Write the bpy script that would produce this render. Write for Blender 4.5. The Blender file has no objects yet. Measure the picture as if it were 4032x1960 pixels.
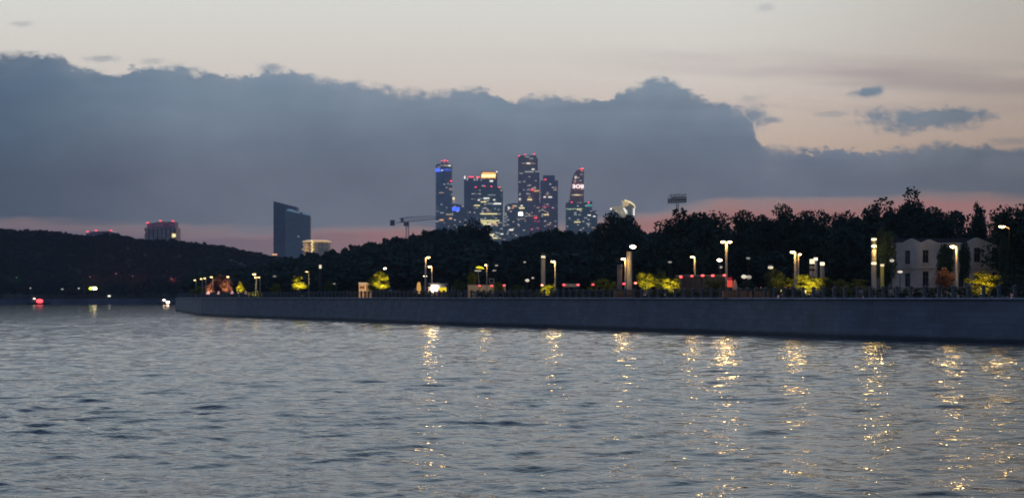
import bpy, math, random
import numpy as np
from mathutils import Vector, Matrix, noise as mnoise

# ------------------------------------------------------------------ camera
H = 4.0            # eye height above the river (upper deck of a boat)
F = 6608.0         # focal length in photograph pixels (4032 wide)
CX, HY = 2016.0, 1171.0
S = bpy.context.scene
C = S.collection
cam_d = bpy.data.cameras.new('camera')
cam = bpy.data.objects.new('camera', cam_d); C.objects.link(cam)
cam.location = (0, 0, H); cam.rotation_euler = (math.pi / 2, 0, 0)
cam_d.sensor_width = 36; cam_d.lens = 36 * F / 4032
cam_d.shift_y = (HY - 980) / 4032
cam_d.clip_start = 0.5; cam_d.clip_end = 30000
S.camera = cam
cam_d.dof.use_dof = True; cam_d.dof.focus_distance = 42.0; cam_d.dof.aperture_fstop = 1.9      # the photo's slight low-light softness
S.view_settings.view_transform = 'Standard'; S.view_settings.look = 'None'
S.view_settings.exposure = 0.06; S.view_settings.gamma = 1.0
S.render.engine = 'CYCLES'
S.cycles.use_denoising = True
S.cycles.max_bounces = 6; S.cycles.diffuse_bounces = 2; S.cycles.glossy_bounces = 3
S.cycles.volume_bounces = 0; S.cycles.sample_clamp_indirect = 12
S.cycles.use_light_tree = True

def lin(r, g, b):
    f = lambda c: (c / 255 / 12.92) if c / 255 <= 0.04045 else ((c / 255 + 0.055) / 1.055) ** 2.4
    return (f(r), f(g), f(b), 1)

# ------------------------------------------------------------------ node expression helper
class E:
    def __init__(s, nt, sock): s.nt, s.s = nt, sock
    def _m(s, op, *a, clamp=False):
        n = s.nt.nodes.new('ShaderNodeMath'); n.operation = op; n.use_clamp = clamp
        for i, v in enumerate((s,) + a):
            if isinstance(v, E): s.nt.links.new(v.s, n.inputs[i])
            else: n.inputs[i].default_value = v
        return E(s.nt, n.outputs[0])
    def __add__(s, o): return s._m('ADD', o)
    def __sub__(s, o): return s._m('SUBTRACT', o)
    def __mul__(s, o): return s._m('MULTIPLY', o)
    def __truediv__(s, o): return s._m('DIVIDE', o)
    def ss(s, a, b):
        n = s.nt.nodes.new('ShaderNodeMapRange'); n.interpolation_type = 'SMOOTHSTEP'
        s.nt.links.new(s.s, n.inputs[0]); n.inputs[1].default_value = a; n.inputs[2].default_value = b
        return E(s.nt, n.outputs[0])
def combine(nt, x, y, z=0.0):
    n = nt.nodes.new('ShaderNodeCombineXYZ')
    for i, v in enumerate((x, y, z)):
        if isinstance(v, E): nt.links.new(v.s, n.inputs[i])
        else: n.inputs[i].default_value = v
    return n.outputs[0]
def noise_n(nt, vec, scale, detail=4, rough=0.55, dist=0.0):
    n = nt.nodes.new('ShaderNodeTexNoise'); n.inputs['Scale'].default_value = scale
    n.inputs['Detail'].default_value = detail; n.inputs['Roughness'].default_value = rough
    n.inputs['Distortion'].default_value = dist
    if vec is not None: nt.links.new(vec, n.inputs['Vector'])
    return E(nt, n.outputs[0])
def ramp(nt, fac, stops, interp='LINEAR'):
    n = nt.nodes.new('ShaderNodeValToRGB'); n.color_ramp.interpolation = interp
    el = n.color_ramp.elements
    while len(el) < len(stops): el.new(0.5)
    for e, (p, c) in zip(el, stops): e.position = p; e.color = c
    nt.links.new(fac.s, n.inputs[0]); return n.outputs[0]
def mixc(nt, fac, a, b, mode='MIX'):
    n = nt.nodes.new('ShaderNodeMix'); n.data_type = 'RGBA'; n.blend_type = mode
    if isinstance(fac, E): nt.links.new(fac.s, n.inputs[0])
    else: n.inputs[0].default_value = fac
    for k, v in ((6, a), (7, b)):
        if isinstance(v, tuple): n.inputs[k].default_value = v
        elif isinstance(v, E): nt.links.new(v.s, n.inputs[k])
        else: nt.links.new(v, n.inputs[k])
    return n.outputs[2]

# ------------------------------------------------------------------ world: dusk sky with a cloud bank
W = bpy.data.worlds.new('World'); S.world = W; W.use_nodes = True
nt = W.node_tree; nt.nodes.clear()
tc = nt.nodes.new('ShaderNodeTexCoord'); sp = nt.nodes.new('ShaderNodeSeparateXYZ')
nt.links.new(tc.outputs['Generated'], sp.inputs[0])
dx, dy, dz = (E(nt, sp.outputs[i]) for i in range(3))
az = dx._m('ARCTAN2', dy)                 # 0 straight ahead, + to the right (radians)
el = dz._m('ARCSINE')
U = az * 6.608                            # "kilo-pixels": milliradian-like units
V = el * 6.608 / az._m('COSINE')._m('MAXIMUM', 0.5)
def cu(x): return math.atan((x * 1.5652 - CX) / F) * 6.608          # overview px -> U
def cv(y): return (HY - y * 1.5652) / F * 6.608
def curve(fac, pts, x0, x1, y0, y1):
    n = nt.nodes.new('ShaderNodeFloatCurve'); c = n.mapping.curves[0]
    P = [((a - x0) / (x1 - x0), (b - y0) / (y1 - y0)) for a, b in pts]
    c.points[0].location = P[0]; c.points[1].location = P[-1]
    for p in P[1:-1]: c.points.new(*p)
    for p in c.points: p.handle_type = 'AUTO_CLAMPED'
    n.mapping.update()
    nt.links.new(((fac - x0) / (x1 - x0)).s, n.inputs[1])
    return E(nt, n.outputs[0]) * (y1 - y0) + y0
top = [(-900, 200), (-300, 160), (0, 146), (60, 143), (150, 150), (185, 178), (290, 186), (345, 168), (400, 172), (500, 184),
       (600, 203), (640, 198), (680, 184), (760, 198), (880, 216), (1000, 234), (1110, 240), (1200, 231), (1300, 247),
       (1440, 251), (1535, 248), (1562, 230), (1612, 222), (1658, 199), (1705, 219), (1760, 252), (1830, 272),
       (1880, 292), (1905, 345), (1945, 374), (2000, 374), (2100, 380), (2180, 386), (2300, 372), (2450, 366), (2576, 376), (2900, 380), (3600, 420)]
bot = [(-900, 540), (0, 556), (300, 566), (500, 574), (700, 580), (820, 574), (1000, 570), (1300, 580), (1600, 542), (1740, 520), (1850, 502),
       (2050, 499), (2200, 502), (2350, 492), (2450, 489), (2576, 500), (3600, 520)]
ex_top = curve(U, [(cu(a), cv(b)) for a, b in top], cu(-900), cu(3600), 0, 1.2)
ex_bot = curve(U, [(cu(a), cv(b)) for a, b in bot], cu(-900), cu(3600), 0, 1.2)
nv = combine(nt, U, V * 1.5, 0.0)
n1 = noise_n(nt, nv, 5.0, 6, 0.62, 0.6)
n2 = noise_n(nt, nv, 14.0, 5, 0.6, 0.5)
n3 = noise_n(nt, combine(nt, U * 0.5, V * 5.0, 3.0), 3.0, 4, 0.5)      # long streaks
n5 = noise_n(nt, nv, 32.0, 4, 0.6, 0.3)
jit = (n1 - 0.5) * 0.10 + (n2 - 0.5) * 0.085 + (n5 - 0.5) * 0.035
soft = noise_n(nt, nv, 2.2, 2).ss(0.35, 0.65) * 0.022 + 0.006
dtop = (ex_top + jit - V) / soft
m_top = (dtop * 0.5 + 0.5).ss(0.0, 1.0)
m_bot = ((V - ex_bot + (n3 - 0.5) * 0.10 + (n1 - 0.5) * 0.04) / 0.075 + 0.65).ss(0.0, 1.0)
bank = m_top * m_bot
def blob(x, y, rx, ry, k, slope=0.0, st=0.2):
    ux = (U - cu(x)) / (rx * 1.5652e-3)
    vy = (V - cv(y) - (U - cu(x)) * slope) / (ry * 1.5652e-3)
    r = (ux * ux + vy * vy)._m('SQRT')
    return (r + (n1 - 0.5) * 1.3 + (n2 - 0.5) * 1.5 + (n5 - 0.5) * 0.9).ss(1.25, st) * k
blobs = [blob(2330, 302, 165, 32, 1.0, 0.03, .3), blob(2360, 296, 150, 26, 1.0, 0.02, .5), blob(2185, 234, 42, 15, 1.0, 0.15), blob(1900, 290, 38, 34, 0.95), blob(1935, 303, 35, 10, 0.8),
         blob(1830, 285, 60, 22, 0.9), blob(2090, 290, 45, 9, 0.4), blob(2270, 315, 110, 16, 0.35), blob(2545, 355, 60, 12, 0.45),
         blob(385, 158, 34, 9, 0.3), blob(680, 175, 40, 16, 0.75), blob(255, 152, 50, 10, 0.45), blob(55, 66, 30, 9, 0.3), blob(1925, 26, 26, 12, 0.28), blob(1890, 250, 40, 14, 0.3)]
cl = bank
for b in blobs: cl = cl._m('MAXIMUM', b)
# clear sky: warm near the cloud, pale grey-green above, blue overhead
sky_el = (V * 0.5)._m('MINIMUM', 5.0) / 5.0
clear = ramp(nt, sky_el, [(0.0, lin(162, 114, 110)), (0.018, lin(174, 126, 118)), (0.036, lin(205, 165, 145)), (0.055, lin(212, 186, 164)), (0.085, lin(218, 208, 198)), (0.115, lin(220, 219, 212)),
                          (0.15, lin(222, 226, 226)), (0.20, lin(218, 232, 242)), (0.36, lin(204, 226, 246)), (0.60, lin(98, 134, 192)), (1.0, lin(40, 72, 140))])
streak = (noise_n(nt, combine(nt, U * 0.7, (V + U * 0.07) * 7.0, 8.0), 1.6, 3, 0.5)).ss(0.45, 0.72) * U.ss(-1.0, 1.6)
streak = streak * (V.ss(1.02, 0.85)) * (V.ss(0.5, 0.7)) * 0.45
clear = mixc(nt, streak, clear, lin(166, 152, 156))
bandm = (((V + U * 0.075 - 0.965) * (V + U * 0.075 - 0.965)) / 0.003).ss(1.0, 0.0) * U.ss(0.2, 1.4) * n3.ss(0.25, 0.6) * 0.45
clear = mixc(nt, bandm, clear, lin(165, 152, 156))
# right side of the sky is browner and dimmer, far left dimmer
clear = mixc(nt, U.ss(0.6, 2.3) * 0.55, clear, lin(176, 160, 142), 'MULTIPLY')
cloud_h = ramp(nt, V / 1.2, [(0.40, lin(108, 113, 125)), (0.50, lin(112, 123, 136)), (0.60, lin(120, 134, 148)), (0.72, lin(120, 138, 154)), (0.86, lin(116, 135, 153)), (1.0, lin(122, 139, 154))])
tint = (n1 - 0.5) * 0.5 + (noise_n(nt, nv, 1.6, 3) - 0.5) * 1.1 + (n2 - 0.5) * 0.2 + ((dtop * 0.05).ss(1.0, 0.0) * n3.ss(0.3, 0.6) * 0.25)
cloud_c = mixc(nt, (tint + 0.5)._m('MINIMUM', 1.0)._m('MAXIMUM', 0.0), mixc(nt, 1.0, cloud_h, (0.74, 0.76, 0.78, 1), 'MULTIPLY'), mixc(nt, 1.0, cloud_h, (1.2, 1.19, 1.18, 1), 'MULTIPLY'))
cloud_c = mixc(nt, U.ss(-1.0, -2.2) * 0.9, cloud_c, mixc(nt, 1.0, cloud_c, lin(158, 176, 190), 'MULTIPLY'))
cloud_c = mixc(nt, U.ss(1.0, 2.1) * 0.7, cloud_c, mixc(nt, 1.0, cloud_c, lin(222, 214, 200), 'MULTIPLY'))
rim = (dtop * 0.16).ss(1.0, 0.0) * n1.ss(0.3, 0.8) * 0.25
cloud_c = mixc(nt, rim, cloud_c, lin(170, 165, 168))
pink_k = U.ss(-1.5, -0.2)
low = mixc(nt, pink_k, lin(92, 88, 102), lin(166, 117, 109))
low = mixc(nt, (V.ss(0.36, 0.18) * U.ss(0.0, -1.0)) * 0.5, low, lin(128, 112, 122))
clear2 = mixc(nt, m_top * m_bot._m('SUBTRACT', 1.0)._m('ABSOLUTE'), clear, low)
front = mixc(nt, cl, clear2, cloud_c)
front = mixc(nt, 1.0, front, (1.06, 1.06, 1.06, 1), 'MULTIPLY')
# the sky away from the afterglow is a dusky blue
back = ramp(nt, (dz * 0.5 + 0.5), [(0.0, lin(40, 50, 66)), (0.5, lin(78, 98, 134)), (0.62, lin(70, 98, 146)), (1.0, lin(80, 108, 158))])
fb = dy.ss(-0.25, 0.75)
col = mixc(nt, fb, back, front)
# faint physical twilight on top
nish = nt.nodes.new('ShaderNodeTexSky'); nish.sky_type = 'NISHITA'; nish.sun_disc = False
nish.sun_elevation = math.radians(0.5); nish.sun_rotation = math.radians(-25)
addn = mixc(nt, fb * -0.02 + 0.02, col, nish.outputs[0], 'ADD')
bg = nt.nodes.new('ShaderNodeBackground'); bg.inputs[1].default_value = 1.0
nt.links.new(addn, bg.inputs[0])
wo = nt.nodes.new('ShaderNodeOutputWorld'); nt.links.new(bg.outputs[0], wo.inputs[0])
W.cycles.sampling_method = 'MANUAL'; W.cycles.sample_map_resolution = 1024

# ------------------------------------------------------------------ helpers
def at(px, py, Y): return Vector(((px - CX) / F * Y, Y, H + (HY - py) / F * Y))
def pw(n, Y): return n / F * Y            # photo pixels -> metres at distance Y

MATS = {}
def mat(name, col, rough=0.7, metal=0.0, emit=None, es=0.0, noise=0.0, nscale=1.0, spec=0.3, bump=0.0, stretch=(1, 1, 1), nosample=False):
    if name in MATS: return MATS[name]
    m = bpy.data.materials.new(name); m.use_nodes = True; t = m.node_tree
    b = t.nodes['Principled BSDF']; b.inputs['Base Color'].default_value = (*col[:3], 1)
    b.inputs['Roughness'].default_value = rough; b.inputs['Metallic'].default_value = metal
    b.inputs['Specular IOR Level'].default_value = spec
    if noise or bump:
        tc = t.nodes.new('ShaderNodeTexCoord'); mp = t.nodes.new('ShaderNodeMapping')
        mp.inputs['Scale'].default_value = stretch
        t.links.new(tc.outputs['Object'], mp.inputs[0])
        n = noise_n(t, mp.outputs[0], nscale, 5, 0.6)
        if noise:
            lo = tuple(c * (1 - noise) for c in col[:3]) + (1,); hi = tuple(min(1, c * (1 + noise)) for c in col[:3]) + (1,)
            t.links.new(mixc(t, n.ss(0.3, 0.7), lo, hi), b.inputs['Base Color'])
        if bump:
            bn = t.nodes.new('ShaderNodeBump'); bn.inputs[0].default_value = bump; bn.inputs[1].default_value = 0.1
            t.links.new(n.s, bn.inputs['Height']); t.links.new(bn.outputs[0], b.inputs['Normal'])
    if emit is not None:
        b.inputs['Emission Color'].default_value = (*emit[:3], 1); b.inputs['Emission Strength'].default_value = es
        if nosample: m.cycles.emission_sampling = 'NONE'
    MATS[name] = m; return m

class MB:
    def __init__(s): s.v, s.f = [], []
    def add(s, vs, fs):
        o = len(s.v); s.v += [tuple(v) for v in vs]; s.f += [tuple(i + o for i in f) for f in fs]
    def box(s, x0, x1, y0, y1, z0, z1):
        s.add([(x0, y0, z0), (x1, y0, z0), (x1, y1, z0), (x0, y1, z0), (x0, y0, z1), (x1, y0, z1), (x1, y1, z1), (x0, y1, z1)],
              [(0, 3, 2, 1), (4, 5, 6, 7), (0, 1, 5, 4), (1, 2, 6, 5), (2, 3, 7, 6), (3, 0, 4, 7)]); return s
    def cbox(s, c, sx, sy, sz): return s.box(c[0] - sx / 2, c[0] + sx / 2, c[1] - sy / 2, c[1] + sy / 2, c[2] - sz / 2, c[2] + sz / 2)
    def prism(s, poly, y0, y1):       # polygon in XZ (counter-clockwise from the front), extruded along Y
        n = len(poly)
        s.add([(x, y0, z) for x, z in poly] + [(x, y1, z) for x, z in poly],
              [tuple(range(n)), tuple(range(2 * n - 1, n - 1, -1))] + [((i + 1) % n, i, n + i, n + (i + 1) % n) for i in range(n)]); return s
    def lathe(s, prof, c=(0, 0), n=16, sx=1.0, sy=1.0):       # prof: (r, z) bottom to top
        k = len(prof); vs = []
        for r, z in prof:
            for i in range(n):
                a = 2 * math.pi * i / n; vs.append((c[0] + r * sx * math.cos(a), c[1] + r * sy * math.sin(a), z))
        fs = [(j * n + i, j * n + (i + 1) % n, (j + 1) * n + (i + 1) % n, (j + 1) * n + i) for j in range(k - 1) for i in range(n)]
        fs += [tuple(range(n - 1, -1, -1)), tuple(range((k - 1) * n, k * n))]
        s.add(vs, fs); return s
    def tube(s, p, q, r0, r1=None, n=8):
        p, q = Vector(p), Vector(q); r1 = r0 if r1 is None else r1
        d = (q - p).normalized(); u = d.orthogonal().normalized(); w = d.cross(u)
        vs = [p + (u * math.cos(a) + w * math.sin(a)) * r0 for a in (2 * math.pi * i / n for i in range(n))]
        vs += [q + (u * math.cos(a) + w * math.sin(a)) * r1 for a in (2 * math.pi * i / n for i in range(n))]
        s.add(vs, [(i, (i + 1) % n, n + (i + 1) % n, n + i) for i in range(n)] + [tuple(range(n - 1, -1, -1)), tuple(range(n, 2 * n))]); return s
    def ell(s, c, rx, ry, rz, n=12, k=8):
        return s.lathe([(max(1e-3, math.sin(math.pi * j / k)), -math.cos(math.pi * j / k) * rz + c[2]) for j in range(k + 1)], (c[0], c[1]), n, rx, ry)
    def build(s, name, m, parent=None, smooth=False, loc=None):
        me = bpy.data.meshes.new(name); me.from_pydata(s.v, [], s.f); me.materials.append(m)
        if smooth: me.polygons.foreach_set('use_smooth', [True] * len(me.polygons))
        o = bpy.data.objects.new(name, me); C.objects.link(o)
        if parent is not None: o.parent = parent
        if loc is not None: o.location = loc
        return o

def tag(o, label=None, cat=None, group=None, kind=None):
    if label: o['label'] = label
    if cat: o['category'] = cat
    if group: o['group'] = group
    if kind: o['kind'] = kind
    return o
def thing(name, loc, label, cat, group=None, rz=0.0):
    o = bpy.data.objects.new(name, None); C.objects.link(o); o.location = loc; o.rotation_euler[2] = rz
    o.empty_display_size = 0.5
    return tag(o, label, cat, group)
def copy_tree(o, parent=None):
    c = o.copy(); C.objects.link(c)
    if parent is not None: c.parent = parent
    for ch in [x for x in o.children]: copy_tree(ch, c)
    return c

WHITE = (1.0, 0.93, 0.80)
LAMP = (1.0, 0.64, 0.24)
def M_lamp(s=85, name='lamp_glass', col=LAMP): return mat(f'{name}_{s}', (0.9, 0.85, 0.7), 0.4, emit=col, es=s)
M_red = mat('red_light', (0.5, 0.02, 0.02), 0.4, emit=(1.0, 0.05, 0.07), es=5, nosample=True)
M_pole = mat('pale_pole_paint', (0.42, 0.36, 0.28), 0.5, noise=0.15, nscale=3)
M_dark = mat('dark_metal', (0.035, 0.038, 0.042), 0.5, metal=0.3, noise=0.2, nscale=4)

# ------------------------------------------------------------------ water
wall_px = [(689, 1223), (790, 1240), (930, 1247), (1349, 1261), (1765, 1277), (2149, 1288), (2409, 1297), (2850, 1312), (3300, 1330), (4032, 1352)]
wall_pts = []
for px, py in wall_px:
    d = H * F / (py - HY); wall_pts.append(((px - CX) / F * d, d))
def wallY(px):
    d = H * F / (np.interp(px, [p[0] for p in wall_px], [p[1] for p in wall_px]) - HY); return float(d)

def water_material():
    m = bpy.data.materials.new('river_water'); m.use_nodes = True; t = m.node_tree
    b = t.nodes['Principled BSDF']
    b.inputs['Base Color'].default_value = (0.010, 0.016, 0.018, 1); b.inputs['IOR'].default_value = 1.33
    g = t.nodes.new('ShaderNodeNewGeometry'); sp = t.nodes.new('ShaderNodeSeparateXYZ'); t.links.new(g.outputs['Position'], sp.inputs[0])
    x, y = E(t, sp.outputs[0]), E(t, sp.outputs[1])
    dist = (x * x + y * y)._m('SQRT')
    t.links.new((dist.ss(30, 400) * 0.07 + 0.02).s, b.inputs['Roughness'])
    v1 = combine(t, x * 0.8, y * 1.0, 0.0)
    v2 = combine(t, x * 0.65 + y * 0.25, y * 1.2, 4.0)
    a = noise_n(t, v1, 1.1, 3, 0.55, 0.6); c = noise_n(t, v2, 3.2, 3, 0.6, 0.8)
    h = a * 0.055 + c * 0.026
    bn = t.nodes.new('ShaderNodeBump'); bn.inputs[0].default_value = 1.0; bn.inputs[1].default_value = 1.0
    t.links.new((h * (dist.ss(20, 900) * -0.35 + 1.0)).s, bn.inputs['Height']); t.links.new(bn.outputs[0], b.inputs['Normal'])
    return m

def build_water():
    rng = np.random.default_rng(5)
    r = np.concatenate([np.linspace(2, 24, 12)[:-1], 24 * (600 / 24) ** (np.linspace(0, 1, 1500)), np.geomspace(620, 12000, 30)])
    half = math.radians(21)
    th = np.concatenate([np.linspace(-math.pi, -half, 40)[:-1], np.linspace(-half, half, 620), np.linspace(half, math.pi, 40)[1:]])
    R, T = np.meshgrid(r, th, indexing='ij')
    X, Y = R * np.sin(T), R * np.cos(T)
    Z = np.zeros_like(X)
    dr = np.gradient(r)[:, None] * np.ones_like(T); dt = np.gradient(th)[None, :] * R
    cell = np.maximum(dr, dt * 0.8)
    gust = np.zeros_like(X)
    for k in range(7):
        l = rng.uniform(18, 70); a = rng.uniform(0, math.pi)
        gust += np.sin((X * math.cos(a) * 0.5 + Y * math.sin(a)) * 2 * math.pi / l + rng.uniform(0, 6.28))
    gust = 0.95 + 0.06 * gust
    WX = X + 0.35 * np.sin(Y * 0.9 + X * 0.31 + 1.0) + 0.25 * np.sin(Y * 1.7 - X * 0.5)
    WY = Y + 0.40 * np.sin(X * 0.8 + 0.5) + 0.28 * np.sin(X * 1.9 - Y * 0.4 + 2.0)
    for k in range(90):
        l = 0.40 * (3.0 / 0.40) ** rng.uniform(0, 1) ** 1.1
        a = math.radians(rng.normal(95, 23))
        kx, ky = math.cos(a) * 2 * math.pi / l, math.sin(a) * 2 * math.pi / l
        amp = 0.0040 * l ** 0.74 * rng.uniform(0.5, 1.4)
        ph = kx * WX + ky * WY + rng.uniform(0, 6.28)
        w = np.clip((l / cell - 1.8) / 2.5, 0, 1)
        amp = amp * (np.clip((R - 10) / 150, 0.5, 1.0) if l < 0.95 else (1.12 if l < 2.2 else 0.95))
        Z += amp * w * (np.sin(ph) + 0.25 * np.sin(2 * ph - 1.57))
    Z *= gust
    nr, ntt = X.shape
    vs = np.stack([X, Y, Z], -1).reshape(-1, 3)
    i, j = np.meshgrid(np.arange(nr - 1), np.arange(ntt - 1), indexing='ij')
    a = (i * ntt + j).ravel(); q = np.stack([a, a + 1, a + ntt + 1, a + ntt], -1)
    # centre fan
    me = bpy.data.meshes.new('river')
    me.vertices.add(len(vs)); me.vertices.foreach_set('co', vs.ravel())
    me.loops.add(q.size); me.loops.foreach_set('vertex_index', q[:, ::-1].ravel())
    me.polygons.add(len(q)); me.polygons.foreach_set('loop_start', np.arange(0, q.size, 4)); me.polygons.foreach_set('loop_total', np.full(len(q), 4))
    me.update(calc_edges=True)
    me.polygons.foreach_set('use_smooth', np.ones(len(q), bool)); me.materials.append(water_material())
    o = bpy.data.objects.new('river', me); C.objects.link(o); o['kind'] = 'structure'
build_water()

# ------------------------------------------------------------------ banks
M_ground = mat('paving', (0.09, 0.088, 0.085), 0.9, noise=0.25, nscale=0.3)
M_grass = mat('dark_turf', (0.01, 0.016, 0.012), 0.95, noise=0.4, nscale=0.05)
def sheet(name, poly, z, m, z0=-1.0):
    mb = MB(); n = len(poly)
    mb.add([(x, y, z) for x, y in poly] + [(x, y, z0) for x, y in poly], [tuple(range(n))] + [(i, n + i, n + (i + 1) % n, (i + 1) % n) for i in range(n)])
    o = mb.build(name, m); o['kind'] = 'structure'; return o
front = wall_pts[:]                       # from far left to near right
back_edge = [(-99, 540), (-90, 640), (-60, 760), (0, 840), (400, 880), (3500, 880)]
inner = [(x + 1.2, y + 0.9) for x, y in front]
near = [(62, 120), (120, 40), (3500, -200)]
poly = [(x, y) for x, y in reversed(inner)] + [(p[0] + 1.5, p[1]) for p in back_edge] + [(3500, -200), (121, 41), (63.3, 120.5)]
sheet('right_bank_paving', poly[::-1], 3.82, M_ground)
far_poly = [(-5000, 985), (-300, 982), (-60, 985), (5000, 985), (5000, 4650), (-5000, 4650)]
sheet('far_bank_ground', far_poly, 3.1, M_grass)

# embankment wall with stone courses
def stone_mat(name, base, s):
    m = bpy.data.materials.new(name); m.use_nodes = True; t = m.node_tree; b = t.nodes['Principled BSDF']
    g = t.nodes.new('ShaderNodeNewGeometry'); sp = t.nodes.new('ShaderNodeSeparateXYZ'); t.links.new(g.outputs['Position'], sp.inputs[0])
    x, y, z = (E(t, sp.outputs[i]) for i in range(3))
    br = t.nodes.new('ShaderNodeTexBrick'); br.inputs['Scale'].default_value = 1.0
    br.inputs['Brick Width'].default_value = 1.6 * s; br.inputs['Row Height'].default_value = 0.55 * s; br.inputs['Mortar Size'].default_value = 0.02
    br.inputs['Color1'].default_value = tuple(c * 1.15 for c in base) + (1,); br.inputs['Color2'].default_value = tuple(c * 0.88 for c in base) + (1,)
    br.inputs['Mortar'].default_value = tuple(c * 0.72 for c in base) + (1,)
    t.links.new(combine(t, y * -1.0 + x * 0.5, z, 0.0), br.inputs['Vector'])
    n = noise_n(t, g.outputs['Position'], 0.35, 5, 0.65); n4 = noise_n(t, combine(t, x + y, z * 0.15, 0.0), 0.9, 4, 0.6)
    c = mixc(t, n.ss(0.3, 0.7) * 0.5, br.outputs['Color'], mixc(t, 1.0, br.outputs['Color'], (0.72, 0.72, 0.72, 1), 'MULTIPLY'))
    c = mixc(t, n4.ss(0.45, 0.7) * 0.4, c, (base[0] * 0.55, base[1] * 0.55, base[2] * 0.5, 1))
    wet = (z + (n - 0.5) * 0.5).ss(0.55, 0.2)                 # dark tide mark of wet, algae-stained stone
    c = mixc(t, wet * 0.85, c, (0.018, 0.022, 0.02, 1))
    t.links.new(c, b.inputs['Base Color']); b.inputs['Roughness'].default_value = 0.8
    return m
M_wall = stone_mat('embankment_granite', (0.162, 0.168, 0.172), 1.0)
M_cop = mat('coping_stone', (0.2, 0.195, 0.185), 0.8, noise=0.3, nscale=0.8)
def wall_strip(name, path, z0, z1, th, m, batter=0.25, parent=None, kind=None):
    mb = MB(); vs = []; P = [Vector((x, y, 0)) for x, y in path]
    for i, p in enumerate(P):
        d = (P[min(i + 1, len(P) - 1)] - P[max(i - 1, 0)]).normalized(); n = Vector((-d.y, d.x, 0))
        if n.y < 0: n = -n
        vs += [p, p + n * batter + Vector((0, 0, z1)), p + n * (batter + th) + Vector((0, 0, z1)), p + n * (batter + th)]
        vs[-4] = vs[-4] + Vector((0, 0, z0)); vs[-1] = vs[-1] + Vector((0, 0, z0))
    fs = []
    for i in range(len(P) - 1):
        for k in range(4): fs.append((i * 4 + k, i * 4 + (k + 1) % 4, (i + 1) * 4 + (k + 1) % 4, (i + 1) * 4 + k))
    e = (len(P) - 1) * 4; fs += [(0, 3, 2, 1), (e, e + 1, e + 2, e + 3)]
    mb.add(vs, fs); o = mb.build(name, m, parent)
    if kind: o['kind'] = kind
    return o
def resample(path, step):
    P = [Vector((x, y)) for x, y in path]; out = [P[0]]; 
    for a, b in zip(P[:-1], P[1:]):
        L = (b - a).length; n = max(1, round(L / step)); out += [a.lerp(b, (k + 1) / n) for k in range(n)]
    return [(p.x, p.y) for p in out]
path = back_edge[::-1] + front + near[:2]
qw = thing('embankment_wall', (0, 0, 0), 'long grey granite embankment wall rising from the river on the right bank', 'wall')
wall_strip('wall', resample(path, 12), -1.2, 3.84, 0.9, M_wall, 0.25, qw)
cp = wall_strip('coping', resample(path, 12), 3.842, 3.99, 1.1, M_cop, 0.16, qw)
fw = thing('embankment_wall', (0, 0, 0), 'distant low dark embankment wall at the water under the wooded hill', 'wall')
wall_strip('wall', [(-900, 975), (-300, 973), (-60, 976), (300, 976)], -1.2, 3.1, 3.0, mat('far_wall_stone', (0.11, 0.115, 0.125), 0.9, noise=0.25, nscale=0.1), 0.5, fw)

# ------------------------------------------------------------------ railing with stone posts along the coping
rl_path = resample([(x + 0.75, y + 0.45) for x, y in front], 1.85)
rail = thing('railing', (rl_path[0][0], rl_path[0][1], 3.99), 'long railing of stone posts and dark bars along the top of the embankment wall', 'railing')
rail_loc = Vector(rail.location)
M_post = mat('post_stone', (0.13, 0.125, 0.115), 0.8, noise=0.2, nscale=3)
pb = MB(); pb.box(-.15, .15, -.15, .15, 0, 0.95).box(-.2, .2, -.2, .2, 0.952, 1.04).lathe([(0.16, 1.042), (0.12, 1.1), (0.03, 1.14)], n=4)
proto = None; far_posts = MB()
pts = rl_path[::-1]
for k, (x, y) in enumerate(pts):
    if k < 99:
        if proto is None: proto = pb.build('post', M_post, rail); o = proto
        else: o = proto.copy(); C.objects.link(o)
        o.location = Vector((x, y, 3.99)) - rail_loc
    else:
        p = Vector((x, y, 3.99)) - rail_loc
        far_posts.add([(v[0] + p.x, v[1] + p.y, v[2] + p.z) for v in pb.v], pb.f)
tag(far_posts.build('far_posts', M_post, rail), 'the smallest, farthest stone posts of the railing', kind='stuff')
bars = MB()
for (x0, y0), (x1, y1) in zip(pts[:-1], pts[1:]):
    a = Vector((x0, y0, 3.99)) - rail_loc; b = Vector((x1, y1, 3.99)) - rail_loc
    for z, r in ((0.9, 0.045), (0.14, 0.03)): bars.tube(a + Vector((0, 0, z)), b + Vector((0, 0, z)), r, n=4)
    n = 9 if y0 < 320 else 4
    for q in range(1, n): 
        c = a.lerp(b, q / n); bars.tube(c + Vector((0, 0, .14)), c + Vector((0, 0, .9)), 0.014, n=3)
bars.build('bars', M_dark, rail)

# ------------------------------------------------------------------ vegetation
def leaf_mat(name, c0, c1, trans=0.0):
    m = bpy.data.materials.new(name); m.use_nodes = True; t = m.node_tree; b = t.nodes['Principled BSDF']
    tc = t.nodes.new('ShaderNodeTexCoord')
    n = noise_n(t, tc.outputs['Object'], 0.55, 3, 0.6)
    t.links.new(mixc(t, n.ss(0.35, 0.65), (*c0, 1), (*c1, 1)), b.inputs['Base Color'])
    b.inputs['Roughness'].default_value = 0.85; b.inputs['Specular IOR Level'].default_value = 0.12
    MATS[name] = m; return m
L_dark = leaf_mat('dark_foliage', (0.022, 0.040, 0.028), (0.044, 0.074, 0.042))
L_far = leaf_mat('far_foliage', (0.010, 0.019, 0.022), (0.018, 0.030, 0.028))
L_young = leaf_mat('young_foliage', (0.12, 0.13, 0.010), (0.28, 0.25, 0.015))
L_mid = leaf_mat('mid_foliage', (0.06, 0.08, 0.018), (0.13, 0.145, 0.03))
L_red = leaf_mat('reddish_foliage', (0.14, 0.07, 0.045), (0.24, 0.12, 0.07))
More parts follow.
